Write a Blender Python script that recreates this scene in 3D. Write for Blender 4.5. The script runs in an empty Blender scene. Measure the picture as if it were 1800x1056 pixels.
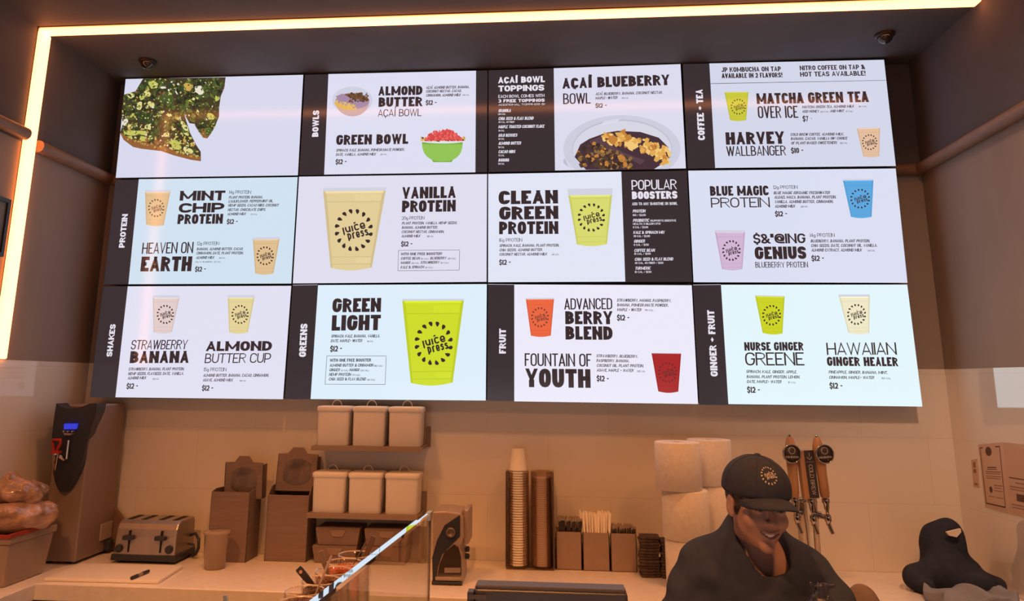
import bpy, math, random
import numpy as np
from mathutils import Vector, Matrix, Euler
random.seed(7)
SC = bpy.context.scene
COL = SC.collection
PI = math.pi

# ------------------------------------------------------------------ camera
F_PX, PPX, PPY = 1340.0, 844.765, 377.436
CAM = np.array([0.30319, -3.84556, 1.75])
YAW, PITCH, ROLL = -0.088481, 0.213811, 0.008957

def cam_axes():
    cy, sy, cp, sp = math.cos(YAW), math.sin(YAW), math.cos(PITCH), math.sin(PITCH)
    f = np.array([sy*cp, cy*cp, sp]); r0 = np.array([cy, -sy, 0.0]); u0 = np.cross(r0, f)
    cr, sr = math.cos(ROLL), math.sin(ROLL)
    return cr*r0 + sr*u0, -sr*r0 + cr*u0, f
RIGHT, UP, FWD = cam_axes()
cd = bpy.data.cameras.new('camera'); cam = bpy.data.objects.new('camera', cd); COL.objects.link(cam)
cd.sensor_fit = 'HORIZONTAL'; cd.sensor_width = 36.0; cd.lens = 36.0*F_PX/1800
cd.shift_x = (900-PPX)/1800; cd.shift_y = (PPY-528)/1800; cd.clip_start = 0.02
M = Matrix.Identity(4)
for i in range(3):
    M[i][0], M[i][1], M[i][2], M[i][3] = RIGHT[i], UP[i], -FWD[i], CAM[i]
cam.matrix_world = M
SC.camera = cam

def at(px, py, x=None, y=None, z=None):
    """Point of the room that the photograph shows at a pixel, on the plane x, y or z = constant."""
    d = FWD + RIGHT*(px-PPX)/F_PX - UP*(py-PPY)/F_PX
    t = (x-CAM[0])/d[0] if x is not None else (y-CAM[1])/d[1] if y is not None else (z-CAM[2])/d[2]
    return CAM + t*d

# ------------------------------------------------------------------ light, world, exposure
SC.view_settings.view_transform = 'Standard'; SC.view_settings.look = 'None'
SC.view_settings.exposure = 0.0; SC.view_settings.gamma = 1.0; SC.view_settings.use_curve_mapping = False
W = bpy.data.worlds.new('world'); SC.world = W; W.use_nodes = True
W.node_tree.nodes['Background'].inputs[0].default_value = (1.0, 0.86, 0.80, 1)
W.node_tree.nodes['Background'].inputs[1].default_value = 1.15

def lamp(name, loc, power, color, size, spread=PI, target=None):
    d = bpy.data.lights.new(name, 'AREA'); d.shape = 'DISK'; d.size = size; d.energy = power; d.color = color; d.spread = spread
    o = bpy.data.objects.new(name, d); COL.objects.link(o); o.location = loc
    if target is not None:
        o.rotation_euler = (Vector(target)-Vector(loc)).to_track_quat('-Z', 'Y').to_euler()
    return o
WARM = (1.0, 0.37, 0.112)
DOWNLIGHTS = [(-1.35, -2.7, 15.5), (0.05, -2.8, 15.5), (1.45, -2.7, 8.2), (-0.75, -1.05, 6.2), (1.05, -1.05, 5.4)]     # x, y, watts
for lx, ly, lw in DOWNLIGHTS:
    if ly < -2: lamp('downlight_lamp', (lx, ly, 3.365), lw, WARM, 0.16, math.radians(80), (lx, ly+1.15, 0.6))
    else: lamp('downlight_lamp', (lx, ly, 3.365), lw, WARM, 0.12, math.radians(100), (lx, ly+.25, 0.6))
lamp('right_wall_fill_lamp', (1.65, -2.1, 3.365), 6, (1.0, .56, .34), 0.12, math.radians(76), (2.25, -1.0, 2.1))  # added lamp, brightens the plaster on the right wall
pd = bpy.data.lights.new('fill_portal', 'AREA'); pd.shape = 'RECTANGLE'; pd.size = 3.9; pd.size_y = 1.55; pd.cycles.is_portal = True
po_ = bpy.data.objects.new('fill_portal', pd); COL.objects.link(po_); po_.location = (0.04, -6.2, .95); po_.rotation_euler = (PI/2, 0, 0)  # portal of the added opening; world light through it lifts dark areas
LED_RGB, LED_POWER = (1.0, 0.29, 0.082), 7.6
STRIP_Y = -0.605

# ------------------------------------------------------------------ materials
def lin(c):
    return tuple(((v/255)/12.92 if v/255 <= 0.04045 else (((v/255)+0.055)/1.055)**2.4) for v in c)
MATS = {}
def mat(name, rgb=(128,128,128), rough=0.5, metal=0.0, spec=0.5, emit=None, estr=1.0, noise=0.0, scale=20.0, bump=0.0,
        alpha=None, trans=0.0, coat=0.0, stretch=None, ior=1.45, coat_ior=1.5, linear=None, coat_rough=0.03):
    if name in MATS: return MATS[name]
    m = bpy.data.materials.new(name); m.use_nodes = True; nt = m.node_tree; b = nt.nodes['Principled BSDF']
    c = linear if linear else lin(rgb)
    b.inputs['Base Color'].default_value = (*c, 1); b.inputs['Roughness'].default_value = rough
    b.inputs['Metallic'].default_value = metal; b.inputs['Specular IOR Level'].default_value = spec
    b.inputs['IOR'].default_value = ior
    b.inputs['Transmission Weight'].default_value = trans; b.inputs['Coat Weight'].default_value = coat
    b.inputs['Coat IOR'].default_value = coat_ior; b.inputs['Coat Roughness'].default_value = coat_rough
    if alpha is not None: b.inputs['Alpha'].default_value = alpha
    if emit is not None:
        b.inputs['Emission Color'].default_value = (*emit, 1); b.inputs['Emission Strength'].default_value = estr
    if noise or bump:
        tc = nt.nodes.new('ShaderNodeTexCoord'); n = nt.nodes.new('ShaderNodeTexNoise')
        n.inputs['Scale'].default_value = scale; n.inputs['Detail'].default_value = 5
        src = tc.outputs['Object']
        if stretch:
            mp = nt.nodes.new('ShaderNodeMapping'); mp.inputs['Scale'].default_value = stretch
            nt.links.new(src, mp.inputs['Vector']); src = mp.outputs['Vector']
        nt.links.new(src, n.inputs['Vector'])
        if noise:
            r = nt.nodes.new('ShaderNodeValToRGB')
            r.color_ramp.elements[0].position = 0.3; r.color_ramp.elements[1].position = 0.7
            r.color_ramp.elements[0].color = (*[max(0, v*(1-noise)) for v in c], 1)
            r.color_ramp.elements[1].color = (*[min(1, v*(1+noise)) for v in c], 1)
            nt.links.new(n.outputs['Fac'], r.inputs['Fac']); nt.links.new(r.outputs['Color'], b.inputs['Base Color'])
        if bump:
            bp = nt.nodes.new('ShaderNodeBump'); bp.inputs['Strength'].default_value = bump; bp.inputs['Distance'].default_value = 0.01
            nt.links.new(n.outputs['Fac'], bp.inputs['Height']); nt.links.new(bp.outputs['Normal'], b.inputs['Normal'])
    MATS[name] = m
    return m

def tile_mat(name, linear, rough, axis, coat=0.0, coat_ior=1.5):
    m = mat(name, linear=linear, rough=rough, coat=coat, coat_ior=coat_ior)
    nt = m.node_tree; b = nt.nodes['Principled BSDF']
    tc = nt.nodes.new('ShaderNodeTexCoord'); mp = nt.nodes.new('ShaderNodeMapping')
    mp.inputs['Rotation'].default_value = (PI/2, 0, 0) if axis == 'y' else (PI/2, 0, PI/2)
    sx = nt.nodes.new('ShaderNodeSeparateXYZ'); cb = nt.nodes.new('ShaderNodeCombineXYZ')
    nt.links.new(tc.outputs['Object'], sx.inputs[0])
    nt.links.new(sx.outputs['X' if axis == 'y' else 'Y'], cb.inputs[0]); nt.links.new(sx.outputs['Z'], cb.inputs[1])
    br = nt.nodes.new('ShaderNodeTexBrick')
    br.inputs['Scale'].default_value = 1.0; br.inputs['Brick Width'].default_value = 0.6; br.inputs['Row Height'].default_value = 0.3
    br.inputs['Mortar Size'].default_value = 0.0012; br.inputs['Mortar Smooth'].default_value = 0.1
    br.inputs['Color1'].default_value = (*linear, 1); br.inputs['Color2'].default_value = (*[v*0.97 for v in linear], 1)
    br.inputs['Mortar'].default_value = (*[v*0.84 for v in linear], 1)
    nt.links.new(cb.outputs[0], br.inputs['Vector']); nt.links.new(br.outputs['Color'], b.inputs['Base Color'])
    return m

def glass_mat(name, tint=(1,1,1), ior=1.5, rough=0.0, body=0.0, body_rgb=(200,200,200)):
    """A thin clear pane: mirror reflection by Fresnel, the rest straight through, a little of it cloudy."""
    if name in MATS: return MATS[name]
    m = bpy.data.materials.new(name); m.use_nodes = True; nt = m.node_tree; nt.nodes.clear()
    out = nt.nodes.new('ShaderNodeOutputMaterial'); mix = nt.nodes.new('ShaderNodeMixShader'); fr = nt.nodes.new('ShaderNodeFresnel')
    tr = nt.nodes.new('ShaderNodeBsdfTransparent'); gl = nt.nodes.new('ShaderNodeBsdfGlossy')
    ge = nt.nodes.new('ShaderNodeNewGeometry'); mr = nt.nodes.new('ShaderNodeMapRange')       # same reflection on the way in and out of the sheet
    mr.inputs['To Min'].default_value = ior; mr.inputs['To Max'].default_value = 1/ior
    nt.links.new(ge.outputs['Backfacing'], mr.inputs['Value']); nt.links.new(mr.outputs['Result'], fr.inputs['IOR']); tr.inputs['Color'].default_value = (*tint, 1); gl.inputs['Roughness'].default_value = rough
    nt.links.new(fr.outputs[0], mix.inputs[0]); nt.links.new(gl.outputs[0], mix.inputs[2])
    if body:
        m2 = nt.nodes.new('ShaderNodeMixShader'); df = nt.nodes.new('ShaderNodeBsdfDiffuse')
        df.inputs['Color'].default_value = (*lin(body_rgb), 1); m2.inputs[0].default_value = body
        nt.links.new(tr.outputs[0], m2.inputs[1]); nt.links.new(df.outputs[0], m2.inputs[2]); nt.links.new(m2.outputs[0], mix.inputs[1])
    else:
        nt.links.new(tr.outputs[0], mix.inputs[1])
    nt.links.new(mix.outputs[0], out.inputs[0])
    MATS[name] = m
    return m

def screen_mat(name, rgb, k=1.0):
    """A lit pixel colour behind the glossy front of a display."""
    return mat(name, linear=(0.008,0.008,0.008), rough=0.13, spec=0.5, emit=lin(rgb), estr=k)

# ------------------------------------------------------------------ mesh building
class MB:
    def __init__(self): self.v = []; self.f = []; self.mi = []; self.sm = []; self.m = 0
    def add(self, vs, fs, smooth=False):
        b = len(self.v); self.v += [tuple(map(float, p)) for p in vs]
        for f in fs:
            self.f.append([b+i for i in f]); self.mi.append(self.m); self.sm.append(smooth)
        return self
    def box(self, x0, x1, y0, y1, z0, z1):
        return self.add([(x0,y0,z0),(x1,y0,z0),(x1,y1,z0),(x0,y1,z0),(x0,y0,z1),(x1,y0,z1),(x1,y1,z1),(x0,y1,z1)],
            [(0,3,2,1),(4,5,6,7),(0,1,5,4),(1,2,6,5),(2,3,7,6),(3,0,4,7)])
    def taper(self, cx, cy, z0, z1, w0, d0, w1, d1):
        a = [(cx-w0/2,cy-d0/2,z0),(cx+w0/2,cy-d0/2,z0),(cx+w0/2,cy+d0/2,z0),(cx-w0/2,cy+d0/2,z0)]
        b = [(cx-w1/2,cy-d1/2,z1),(cx+w1/2,cy-d1/2,z1),(cx+w1/2,cy+d1/2,z1),(cx-w1/2,cy+d1/2,z1)]
        return self.add(a+b, [(0,3,2,1),(4,5,6,7),(0,1,5,4),(1,2,6,5),(2,3,7,6),(3,0,4,7)])
    def loft(self, rings, cap0=True, cap1=True, smooth=True, closed=True):
        n = len(rings[0]); vs = [p for r in rings for p in r]; fs = []
        for k in range(len(rings)-1):
            for i in range(n if closed else n-1):
                j = (i+1) % n
                fs.append((k*n+i, k*n+j, (k+1)*n+j, (k+1)*n+i))
        self.add(vs, fs, smooth)
        if cap0: self.add(rings[0], [tuple(range(n-1,-1,-1))])
        if cap1: self.add(rings[-1], [tuple(range(n))])
        return self
    def lathe(self, prof, c=(0,0,0), n=24, axis='z', cap0=True, cap1=True, sx=1.0, sy=1.0):
        rings = []
        for r, h in prof:
            ring = []
            for i in range(n):
                a = 2*PI*i/n; p, q = r*math.cos(a)*sx, r*math.sin(a)*sy
                ring.append((c[0]+p, c[1]+q, c[2]+h) if axis == 'z' else (c[0]+p, c[1]-h, c[2]+q) if axis == 'y' else (c[0]+h, c[1]+p, c[2]+q))
            rings.append(ring)
        return self.loft(rings, cap0, cap1)
    def tube(self, pts, r, n=10, cap=True):
        pts = [Vector(p) for p in pts]; rs = r if isinstance(r, (list, tuple)) else [r]*len(pts); rings = []; up = None
        for i, p in enumerate(pts):
            t = (pts[min(i+1, len(pts)-1)] - pts[max(i-1, 0)]).normalized()
            if up is None: up = t.orthogonal().normalized()
            up = (up - t*up.dot(t)).normalized(); s = t.cross(up)
            rings.append([tuple(p + (up*math.cos(2*PI*k/n) + s*math.sin(2*PI*k/n))*rs[i]) for k in range(n)])
        return self.loft(rings, cap, cap)
    def prism(self, poly, a, b, axis='y'):
        """A closed outline of 2-D points pushed from a to b along an axis."""
        def P(p, h): return (p[0], h, p[1]) if axis == 'y' else (h, p[0], p[1]) if axis == 'x' else (p[0], p[1], h)
        n = len(poly)
        return self.add([P(p, a) for p in poly]+[P(p, b) for p in poly],
            [tuple(range(n)), tuple(range(2*n-1, n-1, -1))]+[(i, n+i, n+(i+1) % n, (i+1) % n) for i in range(n)])
    def poly(self, pts):
        return self.add(pts, [tuple(range(len(pts)))])
    def build(self, name, m, parent=None, bevel=0.0, seg=2, sub=0, fix=True):
        me = bpy.data.meshes.new(name)
        v = self.v
        if parent is not None:
            off = parent.get('_off', (0,0,0)); v = [(p[0]-off[0], p[1]-off[1], p[2]-off[2]) for p in v]
        me.from_pydata(v, [], self.f)
        for mm in (m if isinstance(m, (list, tuple)) else [m]): me.materials.append(mm)
        me.polygons.foreach_set('material_index', self.mi); me.polygons.foreach_set('use_smooth', self.sm)
        me.update()
        if fix:
            import bmesh
            bm = bmesh.new(); bm.from_mesh(me); bmesh.ops.recalc_face_normals(bm, faces=bm.faces); bm.to_mesh(me); bm.free()
        o = bpy.data.objects.new(name, me); COL.objects.link(o)
        if parent is not None: o.parent = parent
        if bevel:
            md = o.modifiers.new('bevel', 'BEVEL'); md.width = bevel; md.segments = seg; md.limit_method = 'ANGLE'; md.angle_limit = math.radians(40)
        if sub:
            md = o.modifiers.new('sub', 'SUBSURF'); md.levels = sub; md.render_levels = sub
        return o

def thing(name, label, cat, loc=(0,0,0), rz=0.0, group=None, local=False):
    """An Empty at the base of a thing. Parts are given in room coordinates unless local."""
    o = bpy.data.objects.new(name, None); COL.objects.link(o); o.location = loc; o.rotation_euler = (0,0,rz)
    o.empty_display_size = 0.05
    o['label'] = label; o['category'] = cat
    if group: o['group'] = group
    OFFS[o.name] = (0,0,0) if local else tuple(map(float, loc))
    o['_off'] = OFFS[o.name]
    return o
OFFS = {}
def tag(o, label, cat, group=None):
    o['label'] = label; o['category'] = cat
    if group: o['group'] = group
    return o
def struct(o):
    o['kind'] = 'structure'; return o
def part(o, label): o['label'] = label; return o
def copy_tree(o, loc=None, rz=None, label=None, parent=None):
    c = o.copy(); COL.objects.link(c)
    if parent is not None: c.parent = parent
    for ch in [k for k in bpy.data.objects if k.parent == o]: copy_tree(ch, parent=c)
    if loc is not None: c.location = loc
    if rz is not None: c.rotation_euler = (c.rotation_euler[0], c.rotation_euler[1], rz)
    if label: c['label'] = label
    return c

# ------------------------------------------------------------------ organic surfaces: smooth blends of simple volumes, meshed
def s_union(a, b, k):
    h = np.clip(0.5+0.5*(b-a)/k, 0, 1); return b*(1-h)+a*h-k*h*(1-h)
def s_sub(a, b, k):
    h = np.clip(0.5-0.5*(a+b)/k, 0, 1); return a*(1-h)-b*h+k*h*(1-h)
def ell(X, c, r):
    q = [(X[i]-c[i])/r[i] for i in range(3)]
    k0 = np.sqrt(q[0]**2+q[1]**2+q[2]**2); k1 = np.sqrt((q[0]/r[0])**2+(q[1]/r[1])**2+(q[2]/r[2])**2)
    return k0*(k0-1)/np.maximum(k1, 1e-6)
def cap(X, a, b, ra, rb):
    a = np.array(a, float); b = np.array(b, float); d = b-a
    t = np.clip(((X[0]-a[0])*d[0]+(X[1]-a[1])*d[1]+(X[2]-a[2])*d[2])/max(d@d, 1e-12), 0, 1)
    return np.sqrt((X[0]-a[0]-t*d[0])**2+(X[1]-a[1]-t*d[1])**2+(X[2]-a[2]-t*d[2])**2)-(ra+(rb-ra)*t)
def nets(fn, lo, hi, h):
    ax = [np.arange(lo[i], hi[i]+h, h).astype(np.float32) for i in range(3)]
    X = np.meshgrid(*ax, indexing='ij'); V = fn(X); S = V < 0
    n = [len(a) for a in ax]; acc = np.zeros((n[0]-1, n[1]-1, n[2]-1, 3)); cnt = np.zeros((n[0]-1, n[1]-1, n[2]-1))
    corners = [(i,j,k) for i in (0,1) for j in (0,1) for k in (0,1)]
    def sl(A, c): return A[c[0]:c[0]+n[0]-1, c[1]:c[1]+n[1]-1, c[2]:c[2]+n[2]-1]
    for a in corners:
        for d in range(3):
            if a[d]: continue
            b = list(a); b[d] = 1
            va, vb = sl(V, a), sl(V, b); m = (va < 0) != (vb < 0)
            t = np.where(m, va/np.where(m, va-vb, 1), 0)
            p = np.array(a, float)[None]*np.ones((*va.shape, 1)); p[..., d] = t
            acc += p*m[..., None]; cnt += m
    act = cnt > 0; idx = -np.ones(act.shape, int); idx[act] = np.arange(act.sum())
    base = np.stack(np.meshgrid(*[np.arange(k-1) for k in n], indexing='ij'), -1)
    P = (base[act]+acc[act]/cnt[act][:, None])*h+np.array(lo)
    faces = []
    for d in range(3):
        e1, e2 = (d+1) % 3, (d+2) % 3
        s0 = [slice(None)]*3; s1 = [slice(None)]*3; s0[d] = slice(0,-1); s1[d] = slice(1,None)
        A, B = S[tuple(s0)], S[tuple(s1)]
        for (i, j, k) in np.argwhere(A != B):
            c = [i, j, k]
            if c[e1] == 0 or c[e2] == 0 or c[e1] >= n[e1]-1 or c[e2] >= n[e2]-1: continue
            q = []
            for o1, o2 in ((0,0),(1,0),(1,1),(0,1)):
                cc = list(c); cc[e1] -= o1; cc[e2] -= o2; q.append(idx[tuple(cc)])
            if min(q) < 0: continue
            faces.append(q if B[i,j,k] else q[::-1])
    return P, faces
def organic(name, fn, lo, hi, h, m, parent=None, xf=None, smooth_it=1):
    P, fs = nets(fn, lo, hi, h)
    if xf is not None: P = [tuple(xf @ Vector(p)) for p in P]
    b = MB(); b.add(P, fs, True); o = b.build(name, m, None)      # points are local to the thing
    if parent is not None: o.parent = parent
    if smooth_it:
        md = o.modifiers.new('smooth', 'SMOOTH'); md.iterations = smooth_it; md.factor = 0.5
    return o
# ------------------------------------------------------------------ lettering drawn as strokes on a 0..8 grid ("o" after a point rounds that corner)
GL = {
'A': (1.0, '00 48|48 80|12 72'), 'B': (.95, '00 08|08 78o 74o 04|04 84o 80o 00'), 'C': (.95, '86 88o 08o 00o 80o 82'),
'D': (.98, '00 08 88o 80o 00'), 'E': (.82, '88 08 00 80|04 74'), 'F': (.8, '88 08 00|04 74'), 'G': (.97, '86 88o 08o 00o 80o 84 54'),
'H': (1.0, '00 08|80 88|04 84'), 'I': (0, '00 08'), 'J': (.8, '88 80o 00o 02'), 'K': (1.0, '00 08|88 03|35 80'), 'L': (.78, '08 00 80'),
'M': (1.42, '00 08|88 80|08 41|41 88'), 'N': (1.05, '00 08|80 88|08 80'), 'O': (.97, '04 08o 88o 80o 00o 04'), 'P': (.93, '00 08|08 88o 83o 03'),
'Q': (.97, '04 08o 88o 80o 00o 04|53 8/'), 'R': (.97, '00 08|08 88o 84o 04|44 80'), 'S': (.93, '86 88o 08o 04o 84o 80o 00o 02'),
'T': (.92, '08 88|48 40'), 'U': (.97, '08 00o 80o 88'), 'V': (1.0, '08 40|40 88'), 'W': (1.45, '08 20|20 48|48 60|60 88'),
'X': (1.0, '00 88|08 80'), 'Y': (1.0, '08 43|88 43|43 40'), 'Z': (.9, '08 88 00 80'),
'0': (.85, '04 08o 88o 80o 00o 04'), '1': (0, '00 08'), '2': (.85, '06 08o 88o 84 00 80'), '3': (.85, '07 08o 88o 84o 34|34 84o 80o 00o 01'),
'4': (.9, '60 68 02 82'), '5': (.85, '88 08 05 85o 80o 00o 02'), '6': (.85, '87 88o 08o 00o 80o 84o 04'), '7': (.8, '08 88 20'),
'8': (.85, '04 08o 88o 80o 00o 04|04 84'), '9': (.85, '01 00o 80o 88o 08o 04o 84'),
'&': (1.05, '80 06o 08o 58o 55 02o 00o 60o 84'), '$': (.85, '86 88o 08o 04o 84o 80o 00o 02|48 4:|40 4.'),
'@': (1.2, '80 00o 08o 88o 82o 62o 66o 26o 22o 62'), '+': (.75, '42 46|04 84'), '-': (.5, '04 84'), ',': (0, '01 0/'), '.': (0, '00 01'),
'!': (0, '08 03|01 00'), '"': (.4, '08 05|88 85'), '(': (.3, '88 06o 02o 80'), ')': (.3, '08 86o 82o 00'), '/': (.6, '00 88'), ' ': (.45, ''),
'g': (.75, '80 85o 05o 00o 80|85 8.o 0.'), '\u00cd': (.35, '40 48|49 8<'), '\u00c7': (.95, '86 88o 08o 00o 80o 82|40 3.'),
'j': (.3, '85 8.o 0.'), 'u': (.8, '05 00o 80o 85|85 80'), 'i': (0, '05 00'), 'c': (.75, '84 85o 05o 00o 80o 81'), 'e': (.8, '02 82 85o 05o 00o 80o 81'),
'p': (.8, '0. 05|05 85o 80o 00'), 'r': (.6, '00 05|02 15o 85'), 's': (.7, '84 85o 05o 03o 83o 80o 00o 01'),
}
def glyph_polys(ch, w, h, tv, th, seg):
    """Quads of one letter in a box w x h with upright strokes tv wide and level strokes th high."""
    quads = []
    for st in GL[ch][1].split('|'):
        if not st: continue
        pts = []
        for tk in st.split():
            gx, gy = ord(tk[0])-48, ord(tk[1])-48
            pts.append((tv/2+(w-tv)*gx/8, th/2+(h-th)*gy/8, len(tk) > 2, gx, gy))
        closed = pts[0][:2] == pts[-1][:2] and len(pts) > 2
        path = []
        for i, p in enumerate(pts):
            if p[2] and 0 < i < len(pts)-1:
                a, b = pts[i-1], pts[i+1]
                la = math.hypot(a[0]-p[0], a[1]-p[1]); lb = math.hypot(b[0]-p[0], b[1]-p[1])
                R = max(w*.5, tv*.8)
                ra, rb = min(la*.5 if a[2] else la*.95, R), min(lb*.5 if b[2] else lb*.95, R)
                A = (p[0]+(a[0]-p[0])*ra/max(la, 1e-9), p[1]+(a[1]-p[1])*ra/max(la, 1e-9)); B = (p[0]+(b[0]-p[0])*rb/max(lb, 1e-9), p[1]+(b[1]-p[1])*rb/max(lb, 1e-9))
                for k in range(seg+1):
                    t = k/seg
                    u0, u1 = (1-t)**2*.82+(1-t)*.0, 0
                    path.append(((1-t)**2*A[0]+2*t*(1-t)*p[0]+t*t*B[0], (1-t)**2*A[1]+2*t*(1-t)*p[1]+t*t*B[1]))
            else: path.append(p[:2])
        clean = [path[0]]
        for p in path[1:]:
            if math.hypot(p[0]-clean[-1][0], p[1]-clean[-1][1]) > 1e-7: clean.append(p)
        path = clean
        if len(path) < 2: continue
        off = []
        for i in range(len(path)-1):
            dx, dy = path[i+1][0]-path[i][0], path[i+1][1]-path[i][1]; L = math.hypot(dx, dy)
            nx, ny = -dy/L, dx/L; hw = .5*math.hypot(nx*tv, ny*th)*(.68 if ch in 'AVWMNKXYZR47%/' and abs(dx) > .22*L and abs(dy) > .22*L else 1)*(.7 if ch == '+' else 1)
            off.append((nx*hw, ny*hw, dx/L, dy/L))
        def isect(i, j, s, p):
            a, b = off[i], off[j]; den = a[2]*b[3]-a[3]*b[2]
            if abs(den) < .12: return (p[0]+s*(a[0]+b[0])/2, p[1]+s*(a[1]+b[1])/2)
            ax, ay, bx, by = p[0]+s*a[0], p[1]+s*a[1], p[0]+s*b[0], p[1]+s*b[1]
            t = ((bx-ax)*b[3]-(by-ay)*b[2])/den
            t = max(-1.5*tv, min(1.5*tv, t))
            return (ax+a[2]*t, ay+a[3]*t)
        Ls, Rs = [], []
        n = len(path)
        for i, p in enumerate(path):
            for s, out in ((1, Ls), (-1, Rs)):
                if 0 < i < n-1: out.append(isect(i-1, i, s, p))
                elif closed: out.append(isect(n-2, 0, s, p))
                else:
                    o = off[0] if i == 0 else off[-1]; q = (p[0]+s*o[0], p[1]+s*o[1]); g = pts[0] if i == 0 else pts[-1]
                    if g[4] in (0, 8) and abs(o[3]) > .35 and len(pts) >= 2:
                        yt = 0 if g[4] == 0 else h
                        q = (q[0]+o[2]*(yt-q[1])/o[3], yt)
                    elif g[3] in (0, 8) and abs(o[2]) > .6 and w > tv*1.5:
                        xt = 0 if g[3] == 0 else w
                        if not (ch in 'BDPREFHA834gur' and g[3] == 0): q = (xt, q[1]+o[3]*(xt-q[0])/o[2])
                    out.append(q)
        for i in range(n-1): quads.append((Ls[i], Rs[i], Rs[i+1], Ls[i+1]))
    return quads
def text_quads(s, Wd, h, wt, th_ratio=.86, seg=4, track=.035):
    """Quads of a line of lettering that fills the width Wd at cap height h."""
    tv = wt*h; gap = h*track+.10*tv
    fixed = sum(tv for c in s if GL[c][0] == 0)+gap*(len(s)-1); flex = sum(GL[c][0] for c in s)
    u = (Wd-fixed)/max(flex, 1e-6)
    if flex and u*.84 < tv*1.98:
        for _ in range(6):
            tv = .5*tv+.5*u*.84/1.98; gap = h*track+.10*tv
            fixed = sum(tv for c in s if GL[c][0] == 0)+gap*(len(s)-1); u = (Wd-fixed)/flex
    if u < tv*1.25 and flex:
        tv = max(.4*tv, u*.55); gap = h*track*.6; fixed = sum(tv for c in s if GL[c][0] == 0)+gap*(len(s)-1); u = (Wd-fixed)/flex
    th = min(tv*th_ratio, h*.24); x = 0; out = []
    for c in s:
        w = max(GL[c][0]*u, tv*1.3 if c not in ' -' else 0) if GL[c][0] else tv
        for q in glyph_polys(c, w, h, tv, th, seg): out.append([(p[0]+x, p[1]) for p in q])
        x += w+gap
    return out
# ------------------------------------------------------------------ the room
XL, XR, YB, YF, ZCEIL, ZT, ZR = -2.135, 2.215, 0.10, -6.2, 3.40, 1.822, 2.82
PAINT = mat('dark_paint', linear=(0.108,0.102,0.108), rough=.75, noise=.12, scale=3, spec=.3)
PLAST = mat('grey_plaster', linear=(0.28,0.22,0.18), rough=.62, noise=.16, scale=2.2, stretch=(1,1,.35), spec=.3)
TILEB = tile_mat('white_tile_back', (0.78,0.72,0.62), .22, 'y')
TILEL = tile_mat('white_tile_left', (0.78,0.72,0.62), .05, 'x')
TILER = tile_mat('white_tile_right', (0.78,0.72,0.62), .05, 'x', 1.0, 2.7)
FLOORM = mat('floor_tile', linear=(0.16,0.12,0.10), rough=.5, noise=.15, scale=6)
T = .12
def wall(name, boxes, tile):
    b = MB()
    for mi, bx in boxes: b.m = mi; b.box(*bx)
    return struct(b.build(name, [tile, PLAST, PAINT]))
wall('wall_back', [(0,(XL,XR,YB,YB+T,0,ZT)),(1,(XL,XR,YB,YB+T,ZT,ZR)),(2,(XL,XR,YB,YB+T,ZR,ZCEIL))], TILEB)
wall('wall_left', [(0,(XL-T,XL,YF,YB+T,0,ZT)),(1,(XL-T,XL,YF,YB+T,ZT,ZR)),(2,(XL-T,XL,YF,YB+T,ZR,ZCEIL))], TILEL)
wall('wall_right', [(0,(XR,XR+T,YF,YB+T,0,ZT)),(1,(XR,XR+T,YF,YB+T,ZT,ZR)),(2,(XR,XR+T,YF,YB+T,ZR,ZCEIL))], TILER)
b = MB()                                    # shop front behind the camera, with an opening added for fill light
for bx in ((XL, -1.9, 0, ZCEIL), (1.98, XR, 0, ZCEIL), (-1.9, 1.98, 0, .16), (-1.9, 1.98, 1.74, ZCEIL)): b.box(bx[0], bx[1], YF-T, YF, bx[2], bx[3])
struct(b.build('wall_front', PLAST))
b = MB(); 
for bx in ((-1.9, -1.85, .16, 1.74), (1.93, 1.98, .16, 1.74), (-1.85, 1.93, .16, .21), (-1.85, 1.93, 1.69, 1.74), (.01, .07, .21, 1.69)): b.box(bx[0], bx[1], YF-.08, YF-.03, bx[2], bx[3])
wf = struct(b.build('fill_opening_1', mat('fill_opening_frame', (40,38,36), .4)))  # frame of the unseen opening added to let fill light in
b = MB(); b.box(-1.85, 1.93, YF-.058, YF-.052, .21, 1.69); g_ = b.build('fill_opening_glass', glass_mat('fill_opening_pane', ior=1.45)); g_.parent = wf
struct(MB().box(XL-T, XR+T, YF-T, YB+T, -.1, 0).build('floor', FLOORM))
struct(MB().box(XL-T, XR+T, YF-T, YB+T, ZCEIL, ZCEIL+.1).build('ceiling', PAINT))
# rounded timber rails at the top of the plaster
WOODR = mat('rail_wood', (134,104,84), .5, noise=.12, scale=14, stretch=(1,1,6))
def rail(n, a, b):
    m = MB(); m.tube([a, b], .03, 14); struct(m.build('trim_%d' % n, WOODR))
rail(1, (XL+.02, YB-.005, ZR+.005), (XL+.02, STRIP_Y+.055, ZR+.005))
rail(2, (XL+.02, STRIP_Y-.04, ZR+.035), (XL+.02, -2.4, ZR+.035))
rail(3, (XR-.02, YB-.005, ZR), (XR-.02, -2.4, ZR))
rail(4, (XL+.03, YB-.02, ZR), (XR-.03, YB-.02, ZR))

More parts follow.
